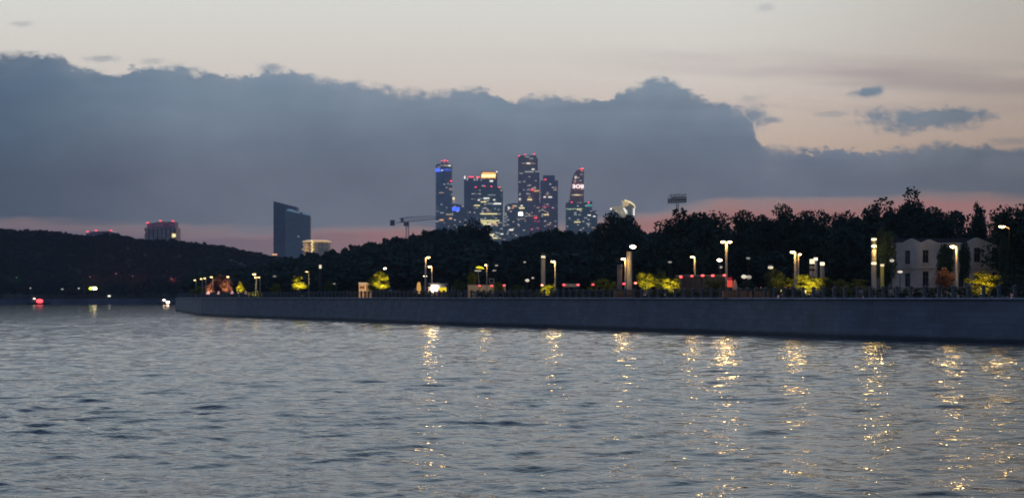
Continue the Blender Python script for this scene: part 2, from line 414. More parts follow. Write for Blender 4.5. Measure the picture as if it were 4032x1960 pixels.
M_bark = mat('bark', (0.06, 0.048, 0.038), 0.9, noise=0.3, nscale=2)

def crown_quads(rng, shape, n_clump, per, leaf, rx, rz, zc):
    """leaf-sized quads gathered in clumps through a crown; shape: round / tall / cone / spread"""
    cs = []
    for k in range(n_clump):
        for _ in range(50):
            p = rng.uniform(-1, 1, 3)
            rr = np.linalg.norm(p)
            if rr > 1: continue
            if shape == 'cone':
                zf = (p[2] + 1) / 2
                if math.hypot(p[0], p[1]) > 1.0 * (1 - zf) ** 0.75 + 0.06: continue
                break
            if rr > 0.45 or rng.random() < 0.25: break
        k2 = rng.uniform(0.72, 0.98)
        cs.append((p * k2, rng.uniform(0.2, 0.42) * (0.7 if shape == 'cone' else 1)))
    V, Q = [], []
    for c, rad in cs:
        d = rng.normal(size=(per, 3)); d /= np.linalg.norm(d, axis=1)[:, None]
        d *= (rng.uniform(0.25, 1, per) ** 0.5)[:, None] * rad
        d[:, 2] *= 0.62
        P = (c + d) * np.array([rx, rx, rz]) + np.array([0, 0, zc])
        a = rng.normal(size=(per, 3)); a /= np.linalg.norm(a, axis=1)[:, None]
        b = np.cross(a, rng.normal(size=(per, 3))); b /= np.linalg.norm(b, axis=1)[:, None]
        s = (leaf * rng.uniform(0.6, 1.35, per))[:, None]
        q = np.stack([P - a * s * .6, P + b * s * .38, P + a * s * .6, P - b * s * .38], 1)
        V.append(q.reshape(-1, 3))
    return np.concatenate(V), [c for c in cs]
def mesh_np(name, V, m):
    V = np.ascontiguousarray(V, dtype=np.float32); nq = len(V) // 4
    me = bpy.data.meshes.new(name); me.vertices.add(len(V)); me.vertices.foreach_set('co', V.ravel())
    me.loops.add(nq * 4); me.loops.foreach_set('vertex_index', np.arange(nq * 4))
    me.polygons.add(nq); me.polygons.foreach_set('loop_start', np.arange(0, nq * 4, 4)); me.polygons.foreach_set('loop_total', np.full(nq, 4))
    me.update(calc_edges=True); me.materials.append(m); return me
def trunk_mb(rng, cs, rx, rz, zc, h, thick):
    mb = MB(); x = y = 0.0; prev = Vector((0, 0, -0.3)); r = thick
    tops = []
    for k in range(1, 6):
        z = h * 0.8 * k / 5; nx = prev.x + rng.normal() * 0.02 * h; ny = prev.y + rng.normal() * 0.02 * h
        q = Vector((nx, ny, z)); r2 = thick * (1 - 0.15 * k)
        mb.tube(prev, q, r, r2, 7); tops.append(q); prev = q; r = r2
    for k in range(min(len(cs), 12)):
        c = Vector((cs[k][0][0] * rx, cs[k][0][1] * rx, cs[k][0][2] * rz + zc))
        b = min(tops, key=lambda t: abs(t.z - (c.z - 0.35 * abs(c.x) - 0.5)))
        mb.tube(b, b.lerp(c, 0.85), thick * 0.35, thick * 0.08, 5)
    return mb
TREES = {}
def tree_proto(kind, seed):
    """unit trees of 10 m height; stored as mesh pairs"""
    key = (kind, seed)
    if key in TREES: return TREES[key]
    rng = np.random.default_rng(seed)
    if kind == 'round': sh, nc, per, leaf, rx, rz, zc = 'round', 70, 120, 0.30, 4.1, 4.1, 6.0
    elif kind == 'tall': sh, nc, per, leaf, rx, rz, zc = 'round', 64, 120, 0.30, 3.1, 4.5, 5.6
    elif kind == 'cone': sh, nc, per, leaf, rx, rz, zc = 'cone', 60, 90, 0.26, 2.6, 4.8, 5.4
    elif kind == 'spread': sh, nc, per, leaf, rx, rz, zc = 'round', 34, 110, 0.42, 5.2, 3.4, 6.4
    elif kind == 'bush': sh, nc, per, leaf, rx, rz, zc = 'round', 30, 110, 0.5, 6.5, 4.4, 5.2
    V, cs = crown_quads(rng, sh, nc, per, leaf, rx, rz, zc)
    mt = trunk_mb(rng, cs, rx, rz, zc, 10 if kind != 'bush' else 5, 0.22)
    TREES[key] = (V, mt, 10.0 if kind != 'bush' else 10.0); return TREES[key]
MESHC = {}
def tree(name, px, top_py, Y, kind, seed, label, cat='tree', group=None, m=None, base_z=3.82, wscale=1.0, rot=None):
    m = m or L_dark
    key = (kind, seed, m.name)
    V, mt, h0 = tree_proto(kind, seed)
    if key not in MESHC:
        me = mesh_np('crown', V, m)
        t = bpy.data.meshes.new('trunk'); t.from_pydata(mt.v, [], mt.f); t.materials.append(M_bark)
        MESHC[key] = (me, t)
    me, t = MESHC[key]
    p = at(px, top_py, Y); h = p.z - base_z; s = h / 10.4
    r = thing(name, (p.x, Y, base_z), label, cat, group, rot if rot is not None else (seed * 1.7 + px * 0.37) % 6.28)
    for nm, d in (('crown', me), ('trunk', t)):
        o = bpy.data.objects.new(nm, d); C.objects.link(o); o.parent = r
    r.scale = (s * wscale, s * wscale, s)
    return r

def wood(name, label, spots, variants, leaf_m, rng, cat='woodland'):
    out = []; tr = MB()
    for (x, y, z, h, w) in spots:
        V = variants[rng.integers(len(variants))]
        a = rng.uniform(0, 6.28); ca, sa = math.cos(a), math.sin(a)
        s = h / 10.4; P = V * np.array([s * w, s * w, s])
        P = np.stack([P[:, 0] * ca - P[:, 1] * sa + x, P[:, 0] * sa + P[:, 1] * ca + y, P[:, 2] + z], 1)
        out.append(P); tr.tube((x, y, z - 0.5), (x, y, z + h * 0.7), 0.25, 0.1, 5)
    me = mesh_np(name, np.concatenate(out), leaf_m); me.materials.append(M_bark)
    nv = len(me.vertices)
    o = bpy.data.objects.new(name, me); C.objects.link(o); tag(o, label, cat, kind='stuff')
    k = tr.build('trunks', M_bark, o); tag(k, 'trunks of the wood', kind='stuff')
    return o
rng = np.random.default_rng(11)
def variants(n, nc, per, leaf, seed0, rx=3.3, rz=3.9, zc=6.0):
    return [crown_quads(np.random.default_rng(seed0 + k), 'round', nc, per, leaf, rx * (0.85 + 0.1 * k), rz, zc)[0] for k in range(n)]

# skyline profiles (photo pixels)
ov = 1.5652
sky_left = [(-60, 575), (0, 573), (60, 577), (150, 580), (210, 590), (290, 586), (350, 600), (440, 602), (500, 609), (560, 616), (620, 628), (690, 642), (760, 650), (860, 655)]
sky_mid = [(640, 668), (700, 642), (760, 636), (810, 630), (850, 620), (900, 614), (950, 602), (1000, 592), (1050, 583), (1100, 573), (1150, 566), (1180, 566),
           (1212, 575), (1232, 600), (1250, 610), (1290, 600), (1330, 590), (1370, 580), (1400, 572), (1450, 583), (1510, 578), (1560, 575), (1600, 580), (1640, 572), (1690, 565), (1760, 560), (1830, 562), (1900, 560)]
sky_right = [(1560, 600), (1625, 585), (1665, 550), (1700, 555), (1750, 525), (1800, 555), (1835, 566), (1870, 556), (1900, 535), (1940, 522), (1985, 538), (2010, 526), (2070, 522), (2150, 532), (2190, 512), (2230, 500), (2290, 492), (2330, 508), (2400, 510), (2440, 528), (2500, 526), (2530, 505), (2700, 500)]
def prof(tab): 
    xs = [a * ov for a, b in tab]; ys = [b * ov for a, b in tab]
    return lambda px: float(np.interp(px, xs, ys))
pl, pm, pr = prof(sky_left), prof(sky_mid), prof(sky_right)

# wooded hill on the far bank: terrain + forest
def hill_h(x, y):
    t = min(1, max(0, (y - 1000) / 260)); t = t * t * (3 - 2 * t)
    px = x / 1200 * F + CX
    top = (HY - pl(px)) / F * 1260 - 7.5
    return 3.1 + t * max(0, top)
hm = MB(); nx, ny = 60, 22
for j in range(ny):
    for i in range(nx):
        x = -900 + 1000 * i / (nx - 1); y = 990 + 640 * j / (ny - 1)
        e = 1 if y < 1400 else max(0, 1 - (y - 1400) / 230)
        hm.v.append((x, y, 2.9 + (hill_h(x * 1200 / max(y, 1200) if y > 1200 else x, min(y, 1300)) - 2.9) * e + (mnoise.noise(Vector((x, y, 0)) * 0.02) * 2 if 0 < i < nx - 1 and 0 < j < ny - 1 else 0)))
for j in range(ny - 1):
    for i in range(nx - 1): hm.f.append((j * nx + i, j * nx + i + 1, (j + 1) * nx + i + 1, (j + 1) * nx + i))
hm.build('hill', M_grass, smooth=True)['kind'] = 'structure'
spots = []
for k in range(620):
    y = rng.uniform(992, 1290); px = rng.uniform(-120, 1330); x = (px - CX) / F * y
    z = hill_h(x, y); ztop = H + (HY - pl(px)) / F * y
    h = rng.uniform(10, 15)
    if z + h > ztop: h = max(5.5, ztop - z) * rng.uniform(0.95, 1.03)
    spots.append((x, y, z - 0.5, h, rng.uniform(0.9, 1.25)))
for px in np.arange(-60, 1130, 11):
    y = rng.uniform(1255, 1300); x = (px - CX) / F * y; ztop = H + (HY - pl(px)) / F * y
    h = rng.uniform(10, 14); spots.append((x, y, ztop - h * rng.uniform(0.93, 1.06), h, rng.uniform(0.9, 1.2)))
wood('hillside_forest', 'dense dark forest covering the hill across the river at far left', spots, variants(4, 20, 20, 1.5, 40, rx=3.9), L_far, rng)

# riverside wood behind the right-bank promenade (middle of the picture)
spots = []
for k in range(430):
    px = rng.uniform(770, 2900); y0 = np.interp(px, [770, 1300, 2000, 2900], [590, 480, 380, 300])
    u = rng.uniform(0, 1); y = y0 + u * 130; x = (px - CX) / F * y
    ztop = H + (HY - pm(px)) / F * y; h = (ztop - 3.82) * (0.62 + 0.38 * u * rng.uniform(0.85, 1.05))
    spots.append((x, y, 3.7, max(h, 3), min(2.0, 17 / max(h, 5) * rng.uniform(0.8, 1.2))))
for px in np.arange(900, 2560, 14):
    y = np.interp(px, [770, 1300, 2000, 2900], [590, 480, 380, 300]) + 135; ztop = H + (HY - pm(px)) / F * y
    h = ztop - 3.82; spots.append(((px - CX) / F * y, y, 3.7, h * rng.uniform(0.96, 1.02), min(1.6, 15 / max(h, 4))))
wood('riverside_wood', 'dark belt of trees rising behind the promenade in the middle', spots, variants(4, 34, 34, 0.95, 60), L_dark, rng)
# low shrubbery hiding the foot of the belts
spots = []
for k in range(240):
    px = rng.uniform(1900, 4250); y = np.interp(px, [1900, 2600, 4250], [330, 262, 222]) + rng.uniform(0, 70)
    ztop = H + (HY - pr(px)) / F * y; u = (y - 230) / 100; h = (ztop - 3.82) * rng.uniform(0.6, 1.0) * 0.97
    if px < 2400: h *= 0.8
    if 3480 < px < 4000 and y < 262: continue
    spots.append(((px - CX) / F * y, y, 3.7, max(h, 3), min(1.5, 12 / max(h, 5))))
wood('park_wood', 'deep dark mass of park trees filling the background at right', spots, variants(4, 46, 46, 0.5, 80), L_dark, rng)

# single trees standing out of the belts
TL = [
 (1860, 848, 500, 'tall', 1, 1.0, 'tall dark tree in front of the tower with the glowing gold crown'),
 (1815, 872, 505, 'round', 2, 0.9, 'rounded dark tree just left of the tall one under the gold crowned tower'),
 (2135, 893, 420, 'round', 3, 1.0, 'low rounded dark tree top below the stepped twin towers'),
 (2185, 884, 425, 'spread', 4, 0.8, 'flat topped dark tree under the tower with the penthouse block'),
 (2440, 822, 330, 'round', 5, 0.82, 'large round dark tree hiding the foot of the sail shaped building'),
 (2395, 850, 335, 'tall', 6, 0.9, 'narrow dark tree on the left side of the large round one by the sail building'),
 (2490, 858, 325, 'tall', 7, 0.9, 'narrow dark tree right below the bright right edge of the sail building'),
 (2604, 845, 300, 'cone', 8, 1.1, 'small pointed dark tree in the gap left of the floodlight mast'),
 (2735, 795, 285, 'round', 9, 1.0, 'big broad dark tree just right of the floodlight mast'),
 (2790, 830, 280, 'tall', 10, 1.0, 'dark tree sloping down right of the broad one by the floodlight mast'),
 (2690, 850, 290, 'round', 11, 0.7, 'dark tree at the foot of the floodlight mast'),
 (2945, 818, 270, 'tall', 12, 1.0, 'dark tree just right of the dip in the skyline by the double lamp'),
 (3030, 797, 265, 'round', 13, 0.8, 'dark dome topped tree third from the double lamp'),
 (3125, 795, 262, 'tall', 14, 0.85, 'upright ragged dark tree above the pair of close lamps'),
 (3215, 806, 262, 'round', 15, 0.75, 'ragged topped dark tree above the yellow lit shrub at right'),
 (3300, 808, 262, 'round', 16, 0.75, 'broad dark tree left of the banded light column'),
 (3385, 822, 262, 'tall', 17, 0.8, 'dark tree straight behind the banded light column'),
 (3425, 783, 258, 'tall', 18, 0.55, 'slim spiky dark tree standing above the banded light column'),
 (3495, 762, 256, 'tall', 19, 0.9, 'tall dark tree rising behind the left corner of the white house'),
 (3590, 743, 254, 'tall', 20, 0.75, 'tallest dark tree, above the left gable of the white house'),
 (3655, 790, 252, 'round', 21, 0.8, 'round dark tree above the middle of the white house'),
 (3735, 787, 250, 'round', 22, 0.9, 'dome shaped dark tree above the lamp in front of the white house'),
 (3860, 772, 250, 'tall', 23, 0.38, 'thin dark tree with a ball shaped top against the pink sky'),
 (4030, 772, 176, 'round', 24, 1.0, 'massive black tree at the right edge of the picture'),
 (4150, 765, 182, 'round', 25, 1.1, 'massive black tree cut off by the right edge'),
]
for px, py, Y, kd, sd, ws, lb in TL:
    tree('broadleaf_tree' if kd != 'cone' else 'conifer_tree', px, py, Y, kd, sd, lb, 'tree', 'dark trees on the skyline', wscale=ws)

# low hedge behind the railing
hv = []; hp = resample([(x + 3.6, y + 2.2) for x, y in front], 0.5)
hr = np.random.default_rng(3)
for i, (x, y) in enumerate(hp):
    hh = 0.95 + 0.35 * mnoise.noise(Vector((i * 0.035, 0, 0))) + 0.2 * mnoise.noise(Vector((i * 0.2, 3, 0)))
    n = 22 if y < 330 else 12; P_ = np.stack([x + hr.uniform(-.5, .5, n), y + hr.uniform(-.5, .5, n), 3.82 + hh * hr.uniform(0.05, 1, n) ** .7], 1)
    a = hr.normal(size=(n, 3)); a /= np.linalg.norm(a, axis=1)[:, None]; b = np.cross(a, hr.normal(size=(n, 3))); b /= np.linalg.norm(b, axis=1)[:, None]
    q = .3 if y < 330 else .45
    hv.append(np.stack([P_ - a * q * .6, P_ + b * q * .5, P_ + a * q * .6, P_ - b * q * .5], 1).reshape(-1, 3))
ho_ = bpy.data.objects.new('hedge', mesh_np('hedge', np.concatenate(hv), leaf_mat('hedge_foliage', (0.03, 0.045, 0.02), (0.07, 0.085, 0.03)))); C.objects.link(ho_)
tag(ho_, 'long low dark green hedge running behind the stone post railing', 'hedge')

# lit young trees and shrubs of the promenade: (px, top_py, kind, width scale, material, extra distance, name, label)
SL = [
 (782, 1119, 'bush', 1.05, L_young, 10, 'shrub', 'low golden lit shrub at the left tip of the promenade'),
 (826, 1110, 'round', 1.0, L_red, 16, 'young_tree', 'reddish brown lit tree behind the row of far left lamps'),
 (868, 1078, 'round', 0.9, L_red, 22, 'young_tree', 'tall reddish tree left of the lamp with the yellow streak'),
 (893, 1092, 'round', 0.8, L_red, 12, 'young_tree', 'rust brown lit tree just left of the cone shaped yellow tree'),
 (946, 1094, 'cone', 1.1, L_young, 6, 'young_tree', 'bright yellow cone shaped tree at the left end of the promenade'),
 (1004, 1140, 'bush', 1.2, L_young, 7, 'shrub', 'low yellow green shrub below the cluster of three white lamps'),
 (975, 1105, 'round', 0.9, L_dark, 14, 'young_tree', 'dim brown tree right beside the cone shaped yellow tree'),
 (1085, 1112, 'round', 0.9, L_young, 10, 'young_tree', 'small dull yellow tree standing alone right of the three white lamps'),
 (1178, 1078, 'spread', 0.75, L_young, 6, 'young_tree', 'spreading yellow tree left of the thin lamp with a hooked head'),
 (1300, 1105, 'round', 1.0, L_mid, 16, 'young_tree', 'dim green tree between the two yellow lit trees at left'),
 (1500, 1062, 'spread', 0.72, L_young, 7, 'young_tree', 'leafy yellow green tree beside the two beige kiosks'),
 (1475, 1085, 'round', 0.8, L_young, 9, 'young_tree', 'smaller leafy tree pressed between the beige kiosk and its larger neighbour'),
 (1810, 1095, 'round', 0.9, L_mid, 16, 'young_tree', 'dim green tree right of the glowing snack stall'),
 (1860, 1058, 'tall', 0.55, L_young, 10, 'young_tree', 'slim tree with a yellow lit top left of the yellow parasol lamp'),
 (1962, 1105, 'round', 0.75, L_young, 7, 'young_tree', 'dull green tree in front of the low beige pavilion'),
 (2045, 1115, 'bush', 1.3, L_mid, 14, 'shrub', 'dim green shrub right of the low beige pavilion'),
 (2152, 1106, 'bush', 0.75, L_young, 6, 'shrub', 'yellow shrub at the foot of the black banded column lamp'),
 (2370, 1092, 'bush', 1.3, L_young, 17, 'shrub', 'broad dull green shrub left of the brown column'),
 (2548, 1066, 'spread', 0.85, L_young, 7, 'young_tree', 'left one of two yellow lit trees beside the tall pair of columns'),
 (2645, 1078, 'spread', 0.95, L_young, 6, 'young_tree', 'right, broader one of two yellow lit trees beside the tall columns'),
 (2603, 1050, 'tall', 0.7, L_mid, 12, 'young_tree', 'dark thin tree rising between the two broad yellow trees'),
 (2815, 1088, 'bush', 1.0, L_mid, 5, 'shrub', 'dark green shrub in front of the grey pavilion by the double lamp'),
 (2945, 1096, 'bush', 1.0, L_dark, 9, 'shrub', 'dark shrub under the two pale globe lamps'),
 (3055, 1055, 'round', 1.0, L_mid, 10, 'young_tree', 'dim green tree left of the close pair of lamps'),
 (3095, 1085, 'bush', 1.1, L_young, 12, 'shrub', 'dull olive shrub just left of the brightest right lamp pole'),
 (3175, 1070, 'bush', 0.75, L_young, 6, 'shrub', 'bright yellow green shrub right of the close pair of lamps'),
 (3228, 1066, 'bush', 0.8, L_young, 8, 'shrub', 'green shrub under the three short columns'),
 (3290, 1085, 'bush', 1.1, L_mid, 10, 'shrub', 'dark shrub right of the yellow green one'),
 (3335, 1112, 'bush', 0.6, L_young, 4, 'shrub', 'tiny bright green shrub on the edge of the promenade'),
 (3400, 1090, 'bush', 1.2, L_mid, 12, 'shrub', 'dark shrub left of the banded light column'),
 (3720, 1050, 'round', 0.85, L_red, 9, 'young_tree', 'brownish tree in front of the middle of the white house'),
 (3870, 1060, 'bush', 0.95, L_young, 6, 'shrub', 'golden lit shrub in front of the right end of the white house'),
 (3940, 1072, 'bush', 1.0, L_young, 8, 'shrub', 'dim golden shrub at the right corner of the white house'),
 (4005, 1050, 'bush', 1.1, L_dark, 8, 'shrub', 'black shrub at the far right edge behind the railing'),
]
for i, (px, py, kd, ws, m, dy_, nm, lb) in enumerate(SL):
    tree(nm, px, py, wallY(px) + dy_, kd, 100 + i % 7, lb, 'shrub' if nm == 'shrub' else 'tree', 'young trees and shrubs on the promenade', m=m, wscale=ws)

# ground spotlights added to brighten the young trees, fixtures made up
def fill_uplight(px, dpx, aim_py, dy_, energy, label, col=(1.0, 0.82, 0.3)):
    Y = wallY(px) + dy_; p = at(px + dpx, HY, Y - 3.2); r = thing('added_spotlight', (p.x, Y - 3.2, 3.82), label, 'spotlight', 'added ground spotlights under the lit trees')
    MB().lathe([(.16, 0), (.16, .12), (.1, .18), (.1, .3), (.17, .42), (.17, .5)], n=10).build('housing', M_dark, r)
    MB().lathe([(.15, .502), (.12, .53)], n=10).build('lens', mat('spot_lens', (.8, .8, .6), .3, emit=(1, .85, .4), es=.6, nosample=True), r)
    l = bpy.data.lights.new('spot', 'SPOT'); l.energy = energy * 1.7; l.color = col; l.spot_size = math.radians(70); l.spot_blend = 0.8; l.shadow_soft_size = 0.15
    o = bpy.data.objects.new('spot', l); C.objects.link(o); o.parent = r; o.location = (0, .25, .85)
    a = at(px, aim_py, Y) - Vector((p.x, Y - 2.95, 4.67)); o.rotation_euler = a.to_track_quat('-Z', 'Y').to_euler()
for a in [(782, 6, 1135, 10, 2200, 'added ground spotlight under the low golden shrub at the left tip'), (868, -8, 1095, 18, 1000, 'added ground spotlight under the tall reddish tree', (1, .55, .3)),
          (826, 4, 1125, 16, 1000, 'added ground spotlight under the reddish tree behind the far left lamps', (1, .6, .35)), (893, -6, 1110, 12, 1000, 'added ground spotlight under the rust brown tree', (1, .6, .35)), (1004, 2, 1150, 7, 500, 'added ground spotlight under the low shrub by the three lamps'),
          (946, -5, 1110, 6, 2200, 'added ground spotlight under the cone shaped yellow tree'), (1178, 10, 1095, 6, 1800, 'added ground spotlight under the spreading yellow tree'),
          (1500, 10, 1085, 7, 1600, 'added ground spotlight under the leafy tree by the beige kiosks'), (1860, 5, 1060, 12, 160, 'added ground spotlight under the slim tree with a yellow top'),
          (2152, 0, 1120, 6, 450, 'added ground spotlight under the shrub by the black banded column'), (2548, -10, 1095, 7, 1000, 'added ground spotlight under the left yellow tree'),
          (2640, -20, 1095, 6, 750, 'added ground spotlight under the right yellow tree'), (3185, 0, 1100, 6, 800, 'added ground spotlight under the bright yellow green shrub'),
          (3875, -10, 1095, 6, 420, 'added ground spotlight under the golden shrub by the white house', (1, .7, .15)), (3080, 0, 1095, 11, 260, 'added ground spotlight under the dull olive shrub')]: fill_uplight(*a)

# ------------------------------------------------------------------ lamps on the promenade
def lamp_parts(root, h, pr, hx, hz, side, Y, es, double=False, head=(0.85, 0.5, 0.16), pole_m=None):
    pm_ = pole_m or M_pole
    MB().lathe([(pr * 1.5, -0.05), (pr * 1.5, 0.35), (pr, 0.45), (pr * 0.8, h), (pr * 0.3, h + 0.08)], n=12).build('pole', pm_, root, smooth=False)
    for sgn in ((-1, 1) if double else (side,)):
        L = abs(hx)
        MB().tube((0, 0, h - 0.15), (sgn * L * 0.75, 0, hz + 0.1), 0.05, 0.04, 6).build('arm', pm_, root)
        hd = MB(); w, d, t = head
        hd.prism([(sgn * (L - w / 2) if sgn > 0 else -(L + w / 2), hz + t * 0.45), (sgn * (L + w / 2) if sgn > 0 else -(L - w / 2), hz + t * 0.45),
                  (sgn * L + w * 0.38, hz + t), (sgn * L - w * 0.38, hz + t)], -d / 2, d / 2)
        ho = hd.build('lamp_head', M_dark, root)
        MB().ell((sgn * L, 0, hz + t * 0.1), w * 0.46, d * 0.46, t * 0.62, 14, 8).build('lens', M_lamp(es), ho, smooth=True)
def lamp(px, top_py, dy_, dirn, label, es=60, pr=0.13, reach=8, grp='street lamps on the promenade', head=(0.85, 0.5, 0.16), hdrop=0, double=False, Y=None):
    Y = Y or wallY(px) + dy_
    p = at(px, top_py, Y); r = thing('street_lamp', (p.x, Y, 3.82), label, 'street lamp', grp)
    h = p.z - 3.82
    lamp_parts(r, h, pr * 0.72, pw(reach, Y), h + pw(-hdrop, Y), dirn, Y, max(3, round(es * 0.2)), double, (head[0] * 0.62, head[1], head[2] * 0.85))
    for sg in ((-1, 1) if double else (dirn,)):       # the light the lamp throws down
        l = bpy.data.lights.new('lamp_light', 'POINT'); l.energy = 1.7 * min(es, 130) * (1.0 if px > 1600 else 0.25); l.color = (1.0, 0.62, 0.2); l.shadow_soft_size = 0.5
        lo = bpy.data.objects.new('lamp_light', l); C.objects.link(lo); lo.parent = r; lo.location = (sg * pw(reach, Y), -0.25, h - 0.3)
    return r
far_h = (0.95, 0.5, 0.3)
lamp(772, 1103, 12, -1, 'leftmost small lamp of the far left row, with a soft yellow head', 12, 0.16, 5, head=far_h)
lamp(797, 1098, 16, -1, 'second small lamp from the left in the far left row', 11, 0.13, 5, head=far_h)
lamp(811, 1096, 9, -1, 'third small white lamp in the far left row', 15, 0.13, 5, head=far_h)
lamp(838, 1091, 9, -1, 'fourth and tallest small lamp in the far left row', 19, 0.14, 6, head=far_h)
lamp(903, 1090, 9, -1, 'small white lamp above the rust brown tree at far left', 19, 0.14, 6, head=far_h)
lamp(1008, 1080, 9, -1, 'brightest and highest lamp of the cluster of three at left', 24, 0.14, 7, head=(1.2, 0.6, 0.36))
lamp(1011, 1092, 20, -1, 'middle lamp of the cluster of three at left', 19, 0.12, 4, head=(1.0, 0.5, 0.34))
lamp(1024, 1092, 28, -1, 'right lamp of the cluster of three at left', 15, 0.12, 5, head=far_h)
lamp(1216, 1070, 10, -1, 'thin lamp with a hooked white head over the spreading yellow tree', 17, 0.08, 8)
lamp(1675, 1014, 12, 1, 'thick golden pole with one bright head on its right, above the closed parasol', 100, 0.22, 12, head=(0.9, 0.5, 0.22))
lamp(1701, 1050, 22, -1, 'shorter slim lamp just right of the thick golden pole', 100, 0.16, 9, head=(0.9, 0.5, 0.22))
lamp(1917, 1044, 9, -1, 'thin pale lamp pole between the yellow tree tops', 45, 0.09, 4, head=(0.55, 0.4, 0.24))
lamp(2186, 1030, 10, -1, 'golden lamp pole right of the black banded column', 100, 0.18, 9, head=(0.9, 0.5, 0.2))
lamp(2463, 1020, 10, -1, 'golden lamp pole left of the tallest plain column', 115, 0.19, 9, head=(0.95, 0.5, 0.22))
lamp(2736, 1012, 9, -1, 'golden lamp pole in front of the grey pavilion', 90, 0.16, 10, head=(0.8, 0.5, 0.16))
lamp(2860, 953, 9, 1, 'tallest lamp with two bright heads, one on each side', 120, 0.2, 14, head=(0.8, 0.55, 0.24), double=True)
lamp(3132, 993, 9, -1, 'thick golden lamp pole, front one of the close pair at right', 100, 0.22, 11, head=(0.9, 0.5, 0.22))
lamp(3143, 1002, 20, 1, 'back one of the close pair of lamps at right, its head turned right', 45, 0.14, 6, head=(0.7, 0.5, 0.2))
lamp(3767, 972, 9, -1, 'lone golden lamp in front of the white house', 120, 0.17, 15, head=(0.9, 0.5, 0.26))
hl = lamp(3975, 893, 8, -1, 'high lamp half hidden in the black tree at the right edge', 90, 0.07, 30, head=(1.0, 0.5, 0.18))
for c_ in hl.children:
    if c_.name.startswith('pole'): c_.data.materials[0] = mat('black_pole', (0.008, 0.008, 0.008), .9, spec=.05)

# lamps whose poles vanish in the dark
def small_lamp(px, py, dy_, es, label, w=0.6, h=0.25):
    Y = wallY(px) + dy_; p = at(px, py, Y)
    r = thing('lantern', (p.x, Y, 3.82), label, 'lantern', 'small lanterns in the park'); hh = p.z - 3.82
    MB().tube((0, 0, 0), (0, 0, hh - h * 0.7), 0.05, 0.04, 6).build('pole', M_dark, r)
    MB().lathe([(0.05, hh + h * 0.5), (w * 0.5, hh + h * 0.52), (w * 0.3, hh + h * 0.8), (0.03, hh + h)], n=10).build('cap', M_dark, r)
    MB().ell((0, 0, hh), w * 0.45, w * 0.45, h * 0.5, 10, 6).build('lens', M_lamp(es if es > 2 else es * .45, 'white_glass', (1.0, 0.86, 0.62)), r, smooth=True)
small_lamp(1516, 1057, 12, 8, 'white lantern floating over the leafy tree by the beige kiosks')
small_lamp(1674, 1087, 16, 3, 'small white lantern crossing the thick golden pole', 0.7, 0.2)
small_lamp(2492, 972, 22, 14, 'high white lantern above the tallest plain column', 0.9, 0.4)
small_lamp(2833, 1024, 24, 14, 'small white lantern left of the double headed lamp', 0.7, 0.3)
small_lamp(2838, 1052, 26, .5, 'dim lantern below the white one left of the double headed lamp', 0.5, 0.3)
small_lamp(2946, 1017, 40, .5, 'faint blue white lantern right of the double headed lamp')
small_lamp(2638, 1032, 30, .45, 'faint white lantern above the right yellow tree')
small_lamp(3512, 1026, 6, 1, 'small pinkish lantern at the upper left corner of the white house', 0.5, 0.3)
small_lamp(3544, 1070, 6, 1.5, 'small cream lantern on the lower left of the white house front', 0.6, 0.25)
small_lamp(3034, 1053, 8, 1.2, 'small yellow lantern in the dim tree left of the close pair of lamps', 0.7, 0.35)
small_lamp(1955, 1045, 34, .6, 'faint white lantern right of the thin pale lamp pole')
small_lamp(1946, 1065, 26, .5, 'faint hooked lantern just below the other faint one by the thin pale pole', 0.7, 0.22)
small_lamp(2066, 1032, 36, .6, 'faint lone lantern in the dark left of the black banded column', 0.5, 0.25)
small_lamp(1316, 1117, 10, .4, 'dim low lantern left of the beige kiosks', 0.6, 0.25)
small_lamp(1081, 1088, 14, .4, 'dim white lantern above the small dull yellow tree', 0.9, 0.3)
small_lamp(1882, 1066, 12, .8, 'pale lantern under the yellow parasol lamp', 1.2, 0.22)

# round column lamps
def column_lamp(px, top_py, dy_, label, r0=0.22, bands=((0.92, 0.98, 'lit'), ), es=6, lean=0.0, m=None, name='column_lamp', cap='dome', light=0):
    Y = wallY(px) + dy_; p = at(px, top_py, Y); h = p.z - 3.82
    r = thing(name, (p.x, Y, 3.82), label, 'light column' if name == 'column_lamp' else 'column', 'light columns')
    z = 0; segs = sorted(bands); body = MB(); 
    body.lathe([(r0 * 1.25, -0.02), (r0 * 1.25, 0.3), (r0, 0.35), (r0, h * segs[0][0] if segs else h * 0.985), (r0 * 0.5, h * (segs[0][0] if segs else 0.985) + 0.01)], n=16)
    body.build('shaft', m or M_pole, r)
    for k, (a, b, kd) in enumerate(segs):
        mm = {'lit': M_lamp(es, 'column_glass', (1.0, 0.86, 0.55)), 'dark': M_dark, 'pale': M_pole}[kd]
        nm = {'lit': 'glass_band', 'dark': 'dark_ring', 'pale': 'pale_ring'}[kd]
        rr = r0 * (1.08 if kd == 'dark' else 1.0)
        if kd == 'dark' and b >= 0.999: prof_ = [(rr, h * a + .015), (rr, h * (a + b) / 2), (rr * 0.7, h * b), (rr * 0.1, h * b + 0.05)]
        else: prof_ = [(rr, h * a + .015), (rr, h * b)]
        MB().lathe(prof_, n=16).build(nm, mm, r)
    if light:
        l = bpy.data.lights.new('lamp_light', 'POINT'); l.energy = light; l.color = (1.0, 0.66, 0.2); l.shadow_soft_size = 0.4
        lo = bpy.data.objects.new('lamp_light', l); C.objects.link(lo); lo.parent = r; lo.location = (0, -0.8, h * 0.85)
    return r
column_lamp(2139, 999, 12, 'tall pale column lamp with two black rings round its lit top', 0.3, ((0.885, 0.905, 'dark'), (0.905, 0.955, 'lit'), (0.955, 1.0, 'dark')), 0.7)
